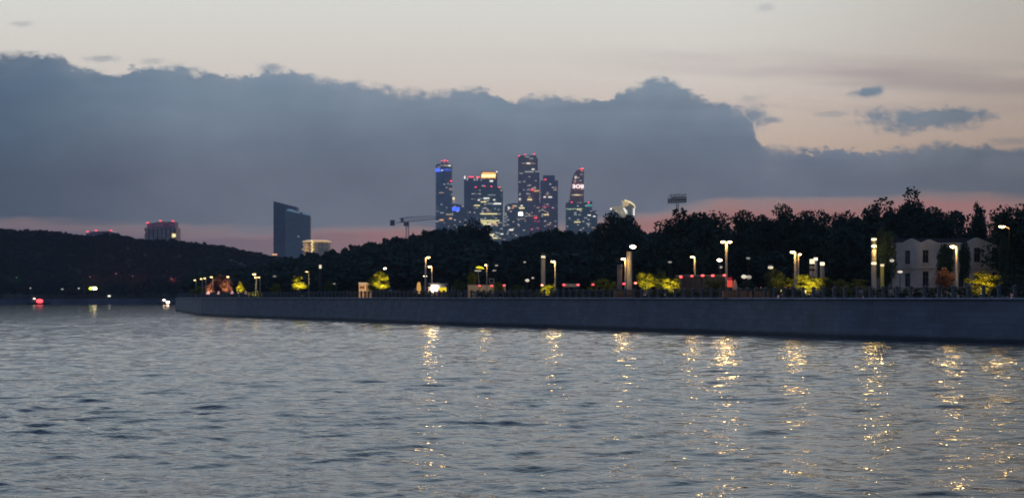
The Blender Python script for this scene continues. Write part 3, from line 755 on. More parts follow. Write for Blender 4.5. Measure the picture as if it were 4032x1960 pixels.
column_lamp(1261, 1041, 14, 'yellow glowing capsule lamp high above the promenade at left', 0.22, ((0.88, 0.985, 'lit'), (0.985, 1.0, 'dark')), 0.85, m=M_dark)
column_lamp(2478, 990, 12, 'tallest plain pale column beside the golden lamp pole', 0.34, ((0.985, 1.0, 'pale'),), m=mat('warm_column', (0.5, 0.42, 0.3), 0.6, noise=.1))
column_lamp(2440, 1042, 8, 'blunt brown column left of the golden lamp pole', 0.32, ((0.97, 1.0, 'pale'),), m=mat('brown_column', (0.36, 0.22, 0.14), 0.7, noise=.1), name='column')
column_lamp(3198, 1020, 16, 'short banded column, left of three above the yellow green shrub', 0.28, ((0.70, 0.76, 'dark'), (0.76, 0.83, 'pale'), (0.83, 0.88, 'dark'), (0.88, 1.0, 'lit')), 0.9)
column_lamp(3212, 1012, 24, 'tallest of the three short columns above the yellow green shrub', 0.22, ((0.92, 0.985, 'lit'), (0.985, 1.0, 'dark')), 1.6)
column_lamp(3238, 1030, 18, 'right of the three short columns above the yellow green shrub', 0.24, ((0.9, 0.985, 'lit'), (0.985, 1.0, 'dark')), 1.5)
column_lamp(3441, 935, 12, 'tall banded light column with glowing rings left of the white house', 0.26,
            ((0.56, 0.60, 'lit'), (0.60, 0.80, 'pale'), (0.80, 0.84, 'dark'), (0.84, 0.875, 'lit'), (0.875, 0.95, 'dark'), (0.95, 0.985, 'lit'), (0.985, 1.0, 'dark')), 1.1, light=240)
column_lamp(3474, 1034, 14, 'short yellow green column right beside the tall banded one', 0.2, ((0.90, 0.96, 'lit'), (0.96, 1.0, 'dark')), .6, m=mat('olive_column', (0.4, 0.38, 0.12), .7))

def globe(px, py, dy_, label, rx, es, col=(1.0, 0.85, 0.6)):
    Y = wallY(px) + dy_; p = at(px, py, Y); h = p.z - 3.82
    r = thing('globe_lamp', (p.x, Y, 3.82), label, 'globe lamp', 'pale globe lamps')
    MB().tube((0, 0, 0), (0, 0, h - rx * 0.6), 0.05, 0.04, 6).build('pole', M_dark, r)
    MB().ell((0, 0, h), rx, rx, rx * 0.72, 14, 8).build('globe', M_lamp(es, 'globe_glass', col), r, smooth=True)
globe(2929, 1089, 7, 'brighter left one of two pale globe lamps above the dark shrub', 0.3, 0.65)
globe(2949, 1091, 8, 'dimmer right one of two pale globe lamps above the dark shrub', 0.3, 0.25)
globe(2076, 1104, 7, 'flat cream globe lamp left of the black banded column', 0.3, 0.5)
globe(2098, 1094, 10, 'small dim globe lamp between the cream one and the black banded column', 0.18, 0.35)

# red lights on thin posts
REDS = [(1852, 1126, 9, 1.2, 'dim red light at the left end of the low beige pavilion'), (1888, 1125, 9, 2.5, 'red light on the left part of the low beige pavilion front'),
 (1936, 1125, 9, 5, 'red light on the right part of the low beige pavilion front'), (1985, 1123, 9, 7, 'bright red light at the right end of the low beige pavilion'),
 (2134, 1122, 4, 5, 'red light in front of the yellow shrub by the black banded column'), (2220, 1121, 9, 6, 'red light at the left end of the low pale fence'),
 (2276, 1121, 9, 6, 'red light at the right end of the low pale fence'), (2335, 1120, 8, 4, 'lone red light on the dull green shrub'),
 (2457, 1117, 5, 6, 'red light at the foot of the golden lamp pole by the tallest column'), (2502, 1114, 5, 7, 'red light just left of the two yellow trees'),
 (2681, 1090, 5, 7, 'red light at the right end of the broad yellow tree'), (2724, 1087, 7, 3, 'dim red light left of the lamp pole before the grey pavilion'),
 (2766, 1085, 7, 7, 'red light right of the lamp pole before the grey pavilion'), (2806, 1085, 7, 7, 'red light on the right half of the grey pavilion'),
 (2852, 1084, 7, 5, 'red light touching the double headed lamp pole')]
rp = {}
for px, py, dy_, es, lb in REDS:
    Y = wallY(px) + dy_; p = at(px, py, Y)
    r = thing('red_signal_light', (p.x, Y, 3.82), lb, 'signal light', 'row of red lights along the promenade'); h = p.z - 3.82
    MB().tube((0, 0, 0), (0, 0, h - 0.1), 0.03, 0.03, 6).build('post', M_dark, r)
    MB().ell((0, 0, h), 0.2, 0.2, 0.13, 10, 6).build('lens', M_lamp(es * .4, 'red_glass', (1.0, 0.04, 0.06)), r, smooth=True)

# ------------------------------------------------------------------ kiosks, parasols, pavilions
def pbox(px0, px1, py0, py1, Y, depth, name, m, root, base=None):
    a, b = at(px0, py1, Y), at(px1, py0, Y); o = Vector(root.location)
    z0 = a.z if base is None else base
    return MB().box(a.x - o.x, b.x - o.x, 0, depth, z0 - o.z, b.z - o.z).build(name, m, root)
def root_at(name, px, Y, label, cat, group=None, z=3.82, dy=0): p = at(px, HY, Y); return thing(name, (p.x, Y + dy, z), label, cat, group)
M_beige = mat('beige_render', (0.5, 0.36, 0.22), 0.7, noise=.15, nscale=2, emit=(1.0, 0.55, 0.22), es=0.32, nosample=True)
M_grey = mat('grey_panel', (0.16, 0.15, 0.13), 0.7, noise=.2, nscale=1)
M_white = mat('white_paint', (0.3, 0.28, 0.25), 0.6)
for px0, px1, top, lb, es in ((1412, 1440, 1112, 'left, larger one of two beige lit kiosks beside the leafy tree', 0.5), (1443, 1461, 1114, 'right, narrower one of two beige lit kiosks beside the leafy tree', 0.25)):
    Y = wallY(1435) + 7; r = root_at('kiosk', (px0 + px1) / 2, Y, lb, 'kiosk', 'pair of beige kiosks')
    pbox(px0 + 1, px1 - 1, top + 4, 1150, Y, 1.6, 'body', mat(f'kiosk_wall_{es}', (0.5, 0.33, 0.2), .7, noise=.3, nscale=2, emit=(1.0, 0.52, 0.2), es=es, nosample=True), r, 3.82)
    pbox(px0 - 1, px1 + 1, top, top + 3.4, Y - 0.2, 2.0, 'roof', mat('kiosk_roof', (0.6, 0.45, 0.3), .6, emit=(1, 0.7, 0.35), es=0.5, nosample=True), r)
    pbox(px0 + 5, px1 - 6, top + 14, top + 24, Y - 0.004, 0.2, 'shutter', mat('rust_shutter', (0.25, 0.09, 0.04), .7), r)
# closed parasol
Y = wallY(1649) + 5; r = root_at('closed_parasol', 1649, Y, 'tall closed orange yellow parasol left of the thick golden lamp pole', 'parasol')
pxm = pw(1, Y)
MB().tube((0, 0, 0), (0, 0, pw(62, Y)), 0.04, 0.04, 8).build('pole', M_dark, r)
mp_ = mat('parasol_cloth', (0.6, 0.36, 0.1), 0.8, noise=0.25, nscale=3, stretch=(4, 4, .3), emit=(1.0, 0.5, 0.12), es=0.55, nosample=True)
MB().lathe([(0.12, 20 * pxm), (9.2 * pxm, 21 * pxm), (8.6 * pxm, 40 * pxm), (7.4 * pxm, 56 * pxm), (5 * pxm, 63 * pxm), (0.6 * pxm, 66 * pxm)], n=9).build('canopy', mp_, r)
# snack stall with a glaring white light
Y = wallY(1715) + 6; r = root_at('snack_stall', 1720, Y, 'snack stall with a glaring white counter light and a yellow side panel', 'stall')
pbox(1684, 1762, 1114, 1120, Y, 3.0, 'awning', mat('grey_awning', (0.25, 0.22, 0.2), .8), r)
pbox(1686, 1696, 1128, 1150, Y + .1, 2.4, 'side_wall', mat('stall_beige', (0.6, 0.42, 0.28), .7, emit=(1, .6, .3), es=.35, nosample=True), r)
pbox(1697, 1758, 1150, 1168, Y, 2.4, 'counter', mat('brown_counter', (0.16, 0.1, 0.07), .7), r, 3.82)
pbox(1697, 1757, 1120.2, 1149.5, Y + 2.0, .3, 'back_wall', mat('stall_inside', (0.55, 0.5, 0.42), .8), r)
pbox(1728, 1757, 1131, 1149, Y + 0.02, 0.6, 'yellow_panel', mat('yellow_panel', (0.75, 0.6, 0.05), .6, emit=(1.0, 0.8, 0.03), es=0.75, nosample=True), r)
for ppx in (1685, 1761): pbox(ppx, ppx + 1.5, 1120, 1168, Y, 0.1, 'leg', M_dark, r, 3.82)
o = Vector(r.location); c = at(1708, 1140, Y - 0.2) - o
MB().ell(c, pw(11, Y), 0.25, pw(11, Y), 14, 8).build('floodlight', M_lamp(9, 'stall_light', (1.0, .92, .8)), r, smooth=True)
c = at(1712, 1130, Y - 0.2) - o
MB().cbox(c, pw(26, Y), 0.2, pw(6, Y)).build('tube_light', M_lamp(12, 'stall_tube', (1.0, .92, .8)), r)
# yellow parasol lamp on its pole
Y = wallY(1890) + 11; r = root_at('open_parasol', 1890, Y, 'bright yellow tilted canopy held up on a thin pole left of the pale lamp', 'parasol')
t = at(1890, 1048, Y).z - 3.82; k = pw(1, Y)
MB().tube((0, 0, 0), (-8 * k, 0, t - 0.2), 0.05, 0.04, 8).build('pole', M_pole, r)
yc = MB().lathe([(17 * k, t - 9 * k), (15 * k, t - 5 * k), (9 * k, t - 1 * k), (0.5 * k, t)], n=10)
yc.v = [(v[0], v[1] * 0.6, v[2] - v[0] * 0.12) for v in yc.v]
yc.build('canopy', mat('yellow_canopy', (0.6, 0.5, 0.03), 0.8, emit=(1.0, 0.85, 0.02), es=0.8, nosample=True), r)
# low beige pavilion
Y = wallY(1915) + 11; r = root_at('pavilion', 1915, Y, 'long low beige pavilion with red lights along its front', 'pavilion')
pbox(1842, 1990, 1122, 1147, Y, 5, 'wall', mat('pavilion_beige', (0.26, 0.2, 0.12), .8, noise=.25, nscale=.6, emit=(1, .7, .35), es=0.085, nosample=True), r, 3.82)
pbox(1838, 1994, 1119, 1122, Y - .2, 5.4, 'roof', mat('pavilion_roof', (0.2, 0.17, 0.12), .8), r)
pbox(1838, 1994, 1147, 1150, Y - .12, 5.2, 'plinth', mat('pale_plinth', (0.5, 0.46, 0.36), .8), r)
Y2 = wallY(1937) + 14; r = root_at('display_frame', 1937, Y2, 'pale square frame standing on the low beige pavilion roof line', 'frame')
for a in ((1927, 1930, 1096, 1115), (1942, 1946, 1096, 1115), (1927, 1946, 1095, 1098), (1927, 1946, 1112, 1115)): pass
o = Vector(r.location); fr = MB(); a0, b0 = at(1926, 1115, Y2) - o, at(1946, 1096, Y2) - o; w = 0.12
fr.box(a0.x, a0.x + w, 0, .1, a0.z, b0.z).box(b0.x - w, b0.x, 0, .1, a0.z, b0.z).box(a0.x + w, b0.x - w, 0.002, .098, b0.z - w, b0.z).box(a0.x + w, b0.x - w, .002, .098, a0.z, a0.z + w)
fr.build('frame', M_white, r)
lg = MB().box(a0.x, a0.x + w, 0.01, .09, 0, a0.z - .002).box(b0.x - w, b0.x, 0.01, .09, 0, a0.z - .002); lg.build('legs', M_dark, r)
# pale fence, grey pavilion
Y = wallY(2247) + 11; r = root_at('low_fence', 2247, Y, 'low pale panel fence between two red lights', 'fence')
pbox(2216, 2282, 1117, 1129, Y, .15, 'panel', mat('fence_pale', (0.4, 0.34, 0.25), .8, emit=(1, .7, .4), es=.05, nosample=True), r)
for q in (2216, 2236, 2258, 2280): pbox(q, q + 3, 1114, 1168, Y + .152, .12, 'post', M_grey, r, 3.82)
Y = wallY(2770) + 10; r = root_at('pavilion', 2770, Y, 'grey flat roofed pavilion behind the row of higher red lights', 'pavilion')
pbox(2684, 2856, 1086, 1136, Y, 5, 'wall', mat('grey_green_panel', (0.055, 0.065, 0.055), .8, noise=.2, nscale=.5), r, 3.82)
pbox(2680, 2860, 1082, 1086, Y - .3, 5.6, 'roof', mat('grey_roof', (0.2, 0.19, 0.16), .8), r)
for q in range(2694, 2850, 22): pbox(q, q + 2, 1087, 1136, Y - .06, .06, 'mullion', M_dark, r)
o = pbox(2786, 2808, 1116, 1130, Y - .02, .1, 'window', mat('pink_window', (0.4, 0.3, 0.26), .6, emit=(1, .6, .5), es=.12, nosample=True), r)
# red illuminated panel and its pale neighbour
Y = wallY(2874) + 7; r = root_at('advert_panel', 2874, Y, 'glowing plain red panel right of the double headed lamp', 'panel')
pbox(2864, 2884, 1103, 1130, Y, .25, 'panel', mat('red_panel', (0.5, 0.05, 0.03), .5, emit=(1.0, 0.10, 0.06), es=.65, nosample=True), r)
pbox(2867, 2882, 1091, 1103, Y + .002, .25, 'upper_panel', mat('dim_red_panel', (0.35, 0.03, 0.04), .5, emit=(1.0, 0.05, 0.09), es=.2, nosample=True), r)
for q in (2866, 2880): pbox(q, q + 1.6, 1130, 1160, Y + .05, .1, 'leg', M_dark, r, 3.82)
r = root_at('closed_parasol', 2894, Y + 1, 'dim beige closed parasol touching the glowing red panel', 'parasol', dy=0)
k = pw(1, Y + 1)
MB().tube((0, 0, 0), (0, 0, 70 * k), 0.04, 0.04, 8).build('pole', M_dark, r)
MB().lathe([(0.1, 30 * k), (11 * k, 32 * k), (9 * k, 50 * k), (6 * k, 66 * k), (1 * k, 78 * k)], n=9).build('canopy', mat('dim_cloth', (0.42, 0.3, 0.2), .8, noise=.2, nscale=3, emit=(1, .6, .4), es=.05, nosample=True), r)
# pale glowing little cones at the far left tip
for px, py, es, sc, lb in ((820, 1152, 0.9, 1.2, 'leftmost and brightest of four small pinkish cone lights'), (861, 1152, 0.45, 1.0, 'second of four small pinkish cone lights'),
                       (914, 1150, 0.5, 1.0, 'third of four small pinkish cone lights, under the brown tree'), (968, 1151, 0.25, 0.9, 'rightmost and dimmest of four small pinkish cone lights')):
    Y = wallY(px) + 3; r = root_at('cone_light', px, Y, lb, 'bollard light', 'small cone lights by the far railing'); k = pw(1, Y)
    z = at(px, py, Y).z - 3.82
    MB().tube((0, 0, 0), (0, 0, z), 0.07, 0.07, 8).build('post', M_dark, r)
    MB().lathe([(7 * k * sc, z - 6 * k), (5 * k * sc, z), (1 * k, z + 7 * k * sc)], n=10).build('shade', mat(f'cone_{es}', (0.6, 0.4, 0.35), .7, emit=(1.0, 0.5, 0.4), es=es, nosample=True), r)
# planters behind the railing
M_pl = mat('planter_timber', (0.34, 0.17, 0.08), .8, noise=.3, nscale=1.5)
for px0, px1, lb in ((2848, 2962, 'left long brown timber planter behind the railing under the double headed lamp'), (2975, 3028, 'short brown timber planter right of the longer one'),
                     (2418, 2500, 'brown timber planter behind the railing at the foot of the golden lamp pole')):
    Y = wallY((px0 + px1) / 2) + 2.6; r = root_at('planter', (px0 + px1) / 2, Y, lb, 'planter', 'timber planters behind the railing')
    pbox(px0, px1, 1147, 1168, Y, 0.9, 'box', M_pl, r, 3.82)
    pbox(px0 - 1, px1 + 1, 1144.5, 1147, Y - .05, 1.0, 'rim', mat('planter_rim', (0.25, .15, .09), .8), r)
    pbox(px0 + 2, px1 - 2, 1143.4, 1144.4, Y + .1, .7, 'soil', mat('soil', (0.05, .035, .02), .9), r)
# small benches and bin
for px, lb in ((1809, 'small pale bench behind the railing left of the beige pavilion'), (1873, 'small pale bench behind the railing under the left half of the beige pavilion'), (1938, 'small pale bench behind the railing under the right half of the beige pavilion'),
               (2545, 'small pale bench behind the railing under the left yellow tree'), (3393, 'pale bench left of the banded light column'), (3512, 'pale bench at the left foot of the white house'), (3168, 'warm lit bench under the yellow green shrub'), (3222, 'small warm bench right of the warm lit one')):
    Y = wallY(px) + 3.4; r = root_at('bench', px, Y, lb, 'bench', 'benches behind the railing'); w = pw(9, Y)
    MB().box(-w, w, 0, .5, .42, .5).build('seat', M_white, r); MB().box(-w, w, .42, .49, .6, .95).build('backrest', M_white, r)
    for s in (-1, 1): MB().box(s * (w - .2) - .05, s * (w - .2) + .05, .05, .49, 0, .418).build('leg', M_dark, r)
Y = wallY(2057) + 2.2; r = root_at('waste_bin', 2057, Y, 'grey arched waste bin behind the railing left of the cream globe lamp', 'bin')
MB().lathe([(.22, 0), (.26, .05), (.26, .75)], n=12).build('body', M_post, r); MB().lathe([(.3, .95), (.31, 1.02), (.2, 1.15), (.03, 1.2)], n=12).build('hood', M_white, r)
for s in (-1, 1): MB().tube((s * .24, 0, .75), (s * .24, 0, .98), .02, .02, 5).build('bracket', M_dark, r)

# ------------------------------------------------------------------ the white house at right
Y = wallY(3740) + 26; r = root_at('white_house', 3740, Y, 'pale two storey house with dark tall windows half hidden by trees at right', 'house')
M_hw = mat('pale_render', (0.56, 0.48, 0.37), 0.85, noise=0.2, nscale=0.5)
ro = Vector(r.location)
def hz(py): return at(0, py, Y).z - ro.z
def hx(px): return at(px, 0, Y).x - ro.x
wins = [(3574, 986, 1040, 20), (3645, 984, 1035, 24), (3716, 990, 1040, 20), (3848, 975, 1032, 26), (3918, 975, 1032, 26), (3785, 985, 1035, 20),
        (3574, 1075, 1130, 20), (3645, 1068, 1130, 24), (3716, 1072, 1130, 20), (3785, 1072, 1130, 20), (3848, 1072, 1130, 22), (3918, 1072, 1130, 22)]
# facade as strips around openings
def facade(x0, x1, z0, z1, opens, y0, y1, mb):
    xs = sorted({x0, x1} | {v for o in opens for v in (o[0], o[1])}); zs = sorted({z0, z1} | {v for o in opens for v in (o[2], o[3])})
    for a, b in zip(xs[:-1], xs[1:]):
        run = None
        for c, d in zip(zs[:-1], zs[1:]):
            mx, mz = (a + b) / 2, (c + d) / 2
            inside = any(o[0] < mx < o[1] and o[2] < mz < o[3] for o in opens)
            if not inside: run = (run[0], d) if run else (c, d)
            if inside or d == z1:
                if run: mb.box(a, b, y0, y1, run[0], run[1])
                run = None
op = [(hx(c - w / 2), hx(c + w / 2), hz(b), hz(t)) for c, t, b, w in wins]
fm = MB(); facade(hx(3513), hx(3972), 0, hz(955), op, 0, .35, fm); fm.build('front_wall', M_hw, r)
MB().box(hx(3513), hx(3972), .352, 9, 0, hz(957)).build('body', mat('house_inside', (0.05, 0.05, 0.055), .9), r)
for cx_, top_, wd in ((3592, 930, 70), (3660, 938, 66), (3848, 925, 100)):
    MB().prism([(hx(cx_ - wd / 2), hz(955) + .002), (hx(cx_ + wd / 2), hz(955) + .002), (hx(cx_ + 3), hz((top_ + 955) / 2 - 4)), (hx(cx_ - 3), hz((top_ + 955) / 2 - 4))], .0, .5).build('gable', M_hw, r)
MB().prism([(hx(3508), hz(955) + .004), (hx(3977), hz(955) + .004), (hx(3960), hz(938)), (hx(3525), hz(938))], .502, 8.5).build('roof', mat('house_roof', (0.05, .05, .055), .8), r)
MB().box(hx(3510), hx(3975), -.12, -.003, hz(1058), hz(1053)).build('string_course', M_hw, r)
for a, b, c, d in op:
    f = MB(); t = .07
    f.box(a, a + t, .1, .18, c, d).box(b - t, b, .1, .18, c, d).box(a + t, b - t, .102, .178, c, c + t).box(a + t, b - t, .102, .178, d - t, d).box((a + b) / 2 - .03, (a + b) / 2 + .03, .11, .17, c + t, d - t).box(a + t, (a + b) / 2 - .03, .115, .165, c + (d - c) * .65, c + (d - c) * .65 + .06).box((a + b) / 2 + .03, b - t, .115, .165, c + (d - c) * .65, c + (d - c) * .65 + .06)
    fo = f.build('window', mat('window_frame', (0.12, .11, .11), .6), r)
    MB().box(a + .01, b - .01, .2, .22, c + .01, d - .01).build('pane', mat('dark_pane', (0.01, 0.012, 0.018), 0.15, spec=.5), fo)
    MB().box(a - .08, b + .08, -.1, -.002, c - .12, c).build('sill', M_hw, fo)
tree('broadleaf_tree', 3722, 925, Y - 5, 'round', 31, 'dark leafy tree covering the middle of the white house front', 'tree', 'dark trees on the skyline', wscale=.33)
tree('broadleaf_tree', 3800, 930, Y - 4, 'round', 32, 'dark leafy tree right of the lamp before the white house', 'tree', 'dark trees on the skyline', wscale=.25)
tree('broadleaf_tree', 3482, 880, Y - 3, 'tall', 33, 'dark narrow tree close to the left end of the white house', 'tree', 'dark trees on the skyline', wscale=.55)
tree('broadleaf_tree', 3955, 900, Y - 8, 'tall', 34, 'black tree hiding the right corner of the white house', 'tree', 'dark trees on the skyline', wscale=.35)

# ------------------------------------------------------------------ floodlight mast, crane
Y = 620.0; r = root_at('floodlight_mast', 2667, Y, 'dark unlit stadium floodlight mast rising above the trees', 'floodlight mast'); k = pw(1, Y); o = Vector(r.location)
def P(px, py, dy=0): v = at(px, py, Y) - o; return Vector((v.x, dy, v.z))
lt = MB(); zt = P(0, 800).z
for sx, sy in ((-1, 0), (1, 0), (-1, 1), (1, 1)): lt.tube((sx * 4.5 * k, sy * 8 * k, 0), (sx * 3.8 * k, sy * 7 * k, zt), .09, .08, 5)
for q in range(14):
    z0, z1 = zt * q / 14, zt * (q + 1) / 14; s = 1 if q % 2 else -1
    for yy in (0, 8 * k): lt.tube((-s * 4.2 * k, yy, z0), (s * 4.2 * k, yy, z1), .05, .05, 4); lt.tube((-4.2 * k, yy, z0), (4.2 * k, yy, z0), .04, .04, 4)
lt.build('tower', M_dark, r)
M_fl = mat('floodlight_grey', (0.012, .013, .016), .9, spec=.05)
fr = MB(); a, b = P(2629, 800), P(2703, 798)
for f_ in (0, .5, 1): fr.tube(P(2629, 800 - 24 * f_), P(2703, 797 - 22 * f_), .07, .07, 5)
fr.build('frame', M_dark, r)
for row in range(4):
    for c_ in range(12):
        if row == 3 and c_ in (0, 1): continue
        v = P(2632 + c_ * 6.2, 797 - row * 6.4 - c_ * .15); MB().cbox((v.x, -.1, v.z), 5.0 * k, .4, 5.0 * k).build('floodlight', M_fl, r)
for c_, dz_ in ((0, 0), (1, 2), (2.4, 0), (3.4, 3), (4.6, 1), (5.6, 3), (6.8, 0), (7.8, 2), (9, 3)):
    v = P(2640 + c_ * 6.6, 769 - dz_); mb = MB().cbox((v.x, 0, v.z), 4.4 * k, .4, 4.5 * k); mb.tube((v.x, .1, P(0, 776).z), (v.x, .1, v.z), .04, .04, 4); mb.build('floodlight', M_fl, r)

Y = 2500.0; r = root_at('tower_crane', 1604, Y, 'tower crane with a long jib on the skyline left of the skyscrapers', 'crane', z=3.1); k = pw(1, Y); o = Vector(r.location)
M_cr = mat('crane_steel', (0.11, .10, .11), .6)
def truss(A, B, w, r_, seg, mb):
    A, B = Vector(A), Vector(B)
    for i in range(seg):
        p, q = A.lerp(B, i / seg), A.lerp(B, (i + 1) / seg); m_ = Vector((0, w if i % 2 else 0, 0)); n_ = Vector((0, 0 if i % 2 else w, 0)); mb.tube(p + m_, q + n_, r_, r_, 4)
ma = MB()
for sx in (-5, 5):
    for yy in (0, 4.5): ma.tube((sx * k, yy, 0), (sx * k, yy, P(0, 890).z), .5, .5, 4)
zt = P(0, 890).z
for q in range(24):
    z0, z1 = zt * q / 24, zt * (q + 1) / 24; s = 1 if q % 2 else -1; ma.tube((-s * 5 * k, 0, z0), (s * 5 * k, 0, z1), .3, .3, 4)
ma.build('mast', M_cr, r)
jb = MB(); jb.tube(P(1557, 877.5), P(1740, 861), .55, .45, 4).tube(P(1572, 860), P(1629, 853.5), .6, .6, 4).tube(P(1629, 853.5), P(1722, 850), .35, .3, 4).tube(P(1722, 850), P(1740, 861), .3, .3, 4)
for q in range(16):
    x0 = 1575 + q * 10; f0 = (x0 - 1557) / 183; low_ = 877.5 - 16.5 * f0; up = np.interp(x0 + 5, [1572, 1629, 1722], [860, 853.5, 850])
    jb.tube(P(x0, low_), P(x0 + 5, up), .3, .3, 4).tube(P(x0 + 5, up), P(x0 + 10, low_ - .9), .3, .3, 4)
jb.build('jib', M_cr, r)
MB().cbox(P(1545.5, 877.5), 18 * k, 4, 22 * k).build('counterweight', M_cr, r)
MB().cbox(P(1600, 882) + Vector((0, 2, 0)), 20 * k, 5, 16 * k).build('cab', M_cr, r)
MB().prism([(P(1580, 0).x, P(0, 874).z), (P(1590, 0).x, P(0, 874).z), (P(1588, 0).x, P(0, 860).z), (P(1576, 0).x, P(0, 860).z)], 0, 3).build('winch_house', M_cr, r)

# ------------------------------------------------------------------ skyscrapers
def tower_mat(name, base, floor=4.0, bay=3.5, contrast=0.35, rough=0.25, lit=0.0, warm=(1, .8, .5)):
    m = bpy.data.materials.new(name); m.use_nodes = True; t = m.node_tree; b = t.nodes['Principled BSDF']; base = (base[0] * 4.9, base[1] * 4.1, base[2] * 3.2)
    tc = t.nodes.new('ShaderNodeTexCoord'); sp = t.nodes.new('ShaderNodeSeparateXYZ'); t.links.new(tc.outputs['Object'], sp.inputs[0])
    x, y, z = (E(t, sp.outputs[i]) for i in range(3))
    br = t.nodes.new('ShaderNodeTexBrick'); br.offset = 0.0
    br.inputs['Scale'].default_value = 1; br.inputs['Brick Width'].default_value = bay; br.inputs['Row Height'].default_value = floor
    br.inputs['Mortar Size'].default_value = floor * .14
    br.inputs['Color1'].default_value = (*[c * (1 + contrast) for c in base], 1); br.inputs['Color2'].default_value = (*[c * (1 - contrast) for c in base], 1)
    br.inputs['Mortar'].default_value = (*[c * .8 for c in base], 1)
    t.links.new(combine(t, x + y, z, 0.0), br.inputs['Vector'])
    n = noise_n(t, combine(t, (x + y) * .02, z * .08, 0.0), 2.0, 3)
    c = mixc(t, n.ss(.3, .7) * .5, br.outputs[0], (*[c * .7 for c in base], 1))
    t.links.new(c, b.inputs['Base Color']); b.inputs['Roughness'].default_value = rough; b.inputs['Specular IOR Level'].default_value = .4
    if lit:
        cx_ = ((x + y) / 6.5)._m('FLOOR'); cz_ = (z / 4.2)._m('FLOOR')
        wn = t.nodes.new('ShaderNodeTexWhiteNoise'); wn.noise_dimensions = '2D'; t.links.new(combine(t, cx_, cz_, 0.0), wn.inputs['Vector'])
        fx = ((x + y) / 6.5)._m('FRACT').ss(0.25, 0.3) ; fz = (z / 4.2)._m('FRACT').ss(0.35, 0.4)
        k = E(t, wn.outputs['Value']).ss(1 - lit, 1.0) * fx * fz * 0.55
        wc = E(t, wn.outputs['Color'])
        t.links.new(mixc(t, wc, (1, .6, .3, 1), (.85, .95, .9, 1)), b.inputs['Emission Color']); t.links.new(k.s, b.inputs['Emission Strength'])
        m.cycles.emission_sampling = 'NONE'
    return m
TM = dict(blue=tower_mat('blue_glass', (0.05, .075, .11), lit=.05), slate=tower_mat('slate_glass', (0.06, .075, .09), lit=.10), green=tower_mat('green_glass', (.055, .08, .08), lit=.14),
          plum=tower_mat('plum_glass', (.085, .07, .09), lit=.10), copper=tower_mat('copper_glass', (.17, .085, .075), lit=.06), tan=tower_mat('tan_glass', (.12, .10, .09)), navy=tower_mat('navy_glass', (.045, .055, .085), lit=.05),
          navy2=tower_mat('dusk_slab', (.032, .04, .06), contrast=.12), brown=tower_mat('brown_wall', (.13, .10, .10), 3.2, 5))
EC = dict(W=((1, .95, .85), 1.3), w=((.8, .85, .8), .38), Y=((1, .82, .35), 1.2), y=((1, .85, .5), .45), O=((1, .5, .2), .9), o=((1, .6, .4), .35), R=((1, .05, .08), 2.4), r=((1, .1, .2), .5),
          B=((.05, .12, 1), 2.0), b=((.08, .15, 1), .5), C=((.15, .8, .75), .6), c=((.2, .6, .6), .3), G=((.65, .85, .45), .55), X=((1, 1, 1), 3.5), S=((1, .9, .93), 1.5), D=((1, .50, .10), 1.25), d=((1, .7, .3), .5))
def em(k): return mat('glow_' + {'W': 'white', 'w': 'pale', 'Y': 'yellow', 'y': 'dim_yellow', 'O': 'orange', 'o': 'dim_orange', 'R': 'red', 'r': 'dim_red', 'B': 'blue', 'b': 'dim_blue', 'C': 'cyan', 'c': 'dim_cyan', 'G': 'green', 'X': 'glare', 'S': 'sign', 'D': 'gold', 'd': 'dim_gold'}[k],
                         (.3, .3, .3), .5, emit=EC[k][0], es=EC[k][1], nosample=True)
class Tower:
    def __init__(s, px, Y, label, cat='skyscraper', name='skyscraper', group='towers of the distant business district', z=3.1):
        s.Y = Y; s.r = root_at(name, px, Y, label, cat, group, z=z); s.o = Vector(s.r.location); s.k = pw(1, Y)
    def p(s, px, py): v = at(px, py, s.Y) - s.o; return v.x, v.z
    def poly(s, pts, y0, y1, name, m):
        return MB().prism([s.p(*q) for q in pts], y0, y1).build(name, TM.get(m) or m, s.r)
    def box(s, x0, x1, t, b, y0, y1, name, m):
        return s.poly([(x0, b), (x1, b), (x1, t), (x0, t)], y0, y1, name, m)
    def win(s, lst, y=-1.2, hgt=3.6):
        for w in lst:
            px, py, wd, c = w[:4]; hh = w[4] if len(w) > 4 else hgt
            x, z = s.p(px, py); nm = 'beacon' if c in 'R' and len(w) > 5 else ('lit_window')
            if nm == 'beacon': MB().ell((x, y, z), wd * s.k * .5, 1.5, hh * s.k * .5, 8, 6).build(nm, em(c), s.r)
            else: MB().box(x - wd * s.k / 2, x + wd * s.k / 2, y, y + 1.0, z - hh * s.k / 2, z + hh * s.k / 2).build(nm, em(c), s.r)
    def beacons(s, pts, w=6):
        for px, py in pts: s.win([(px, py, w, 'R', 4, 1)], y=-.5)
TY = 4200.0
t = Tower(1747, TY, 'round topped blue tower with a blue light band, leftmost of the skyscrapers'); k = t.k
x0, zb = t.p(1747, 640)
prof_ = [(33 * k, 0), (33 * k, t.p(0, 650)[1]), (31 * k, t.p(0, 645)[1]), (16 * k, t.p(0, 640)[1])]
MB().lathe(prof_, (0, 40 * k * .6), 28, 1, .6).build('shaft', TM['blue'], t.r, smooth=False)
MB().lathe([(15 * k, t.p(0, 641)[1]), (15 * k, t.p(0, 634)[1]), (10 * k, t.p(0, 632)[1])], (2 * k, 24 * k), 20, 1, .6).build('crown', TM['copper'], t.r)
yf = 2 * k
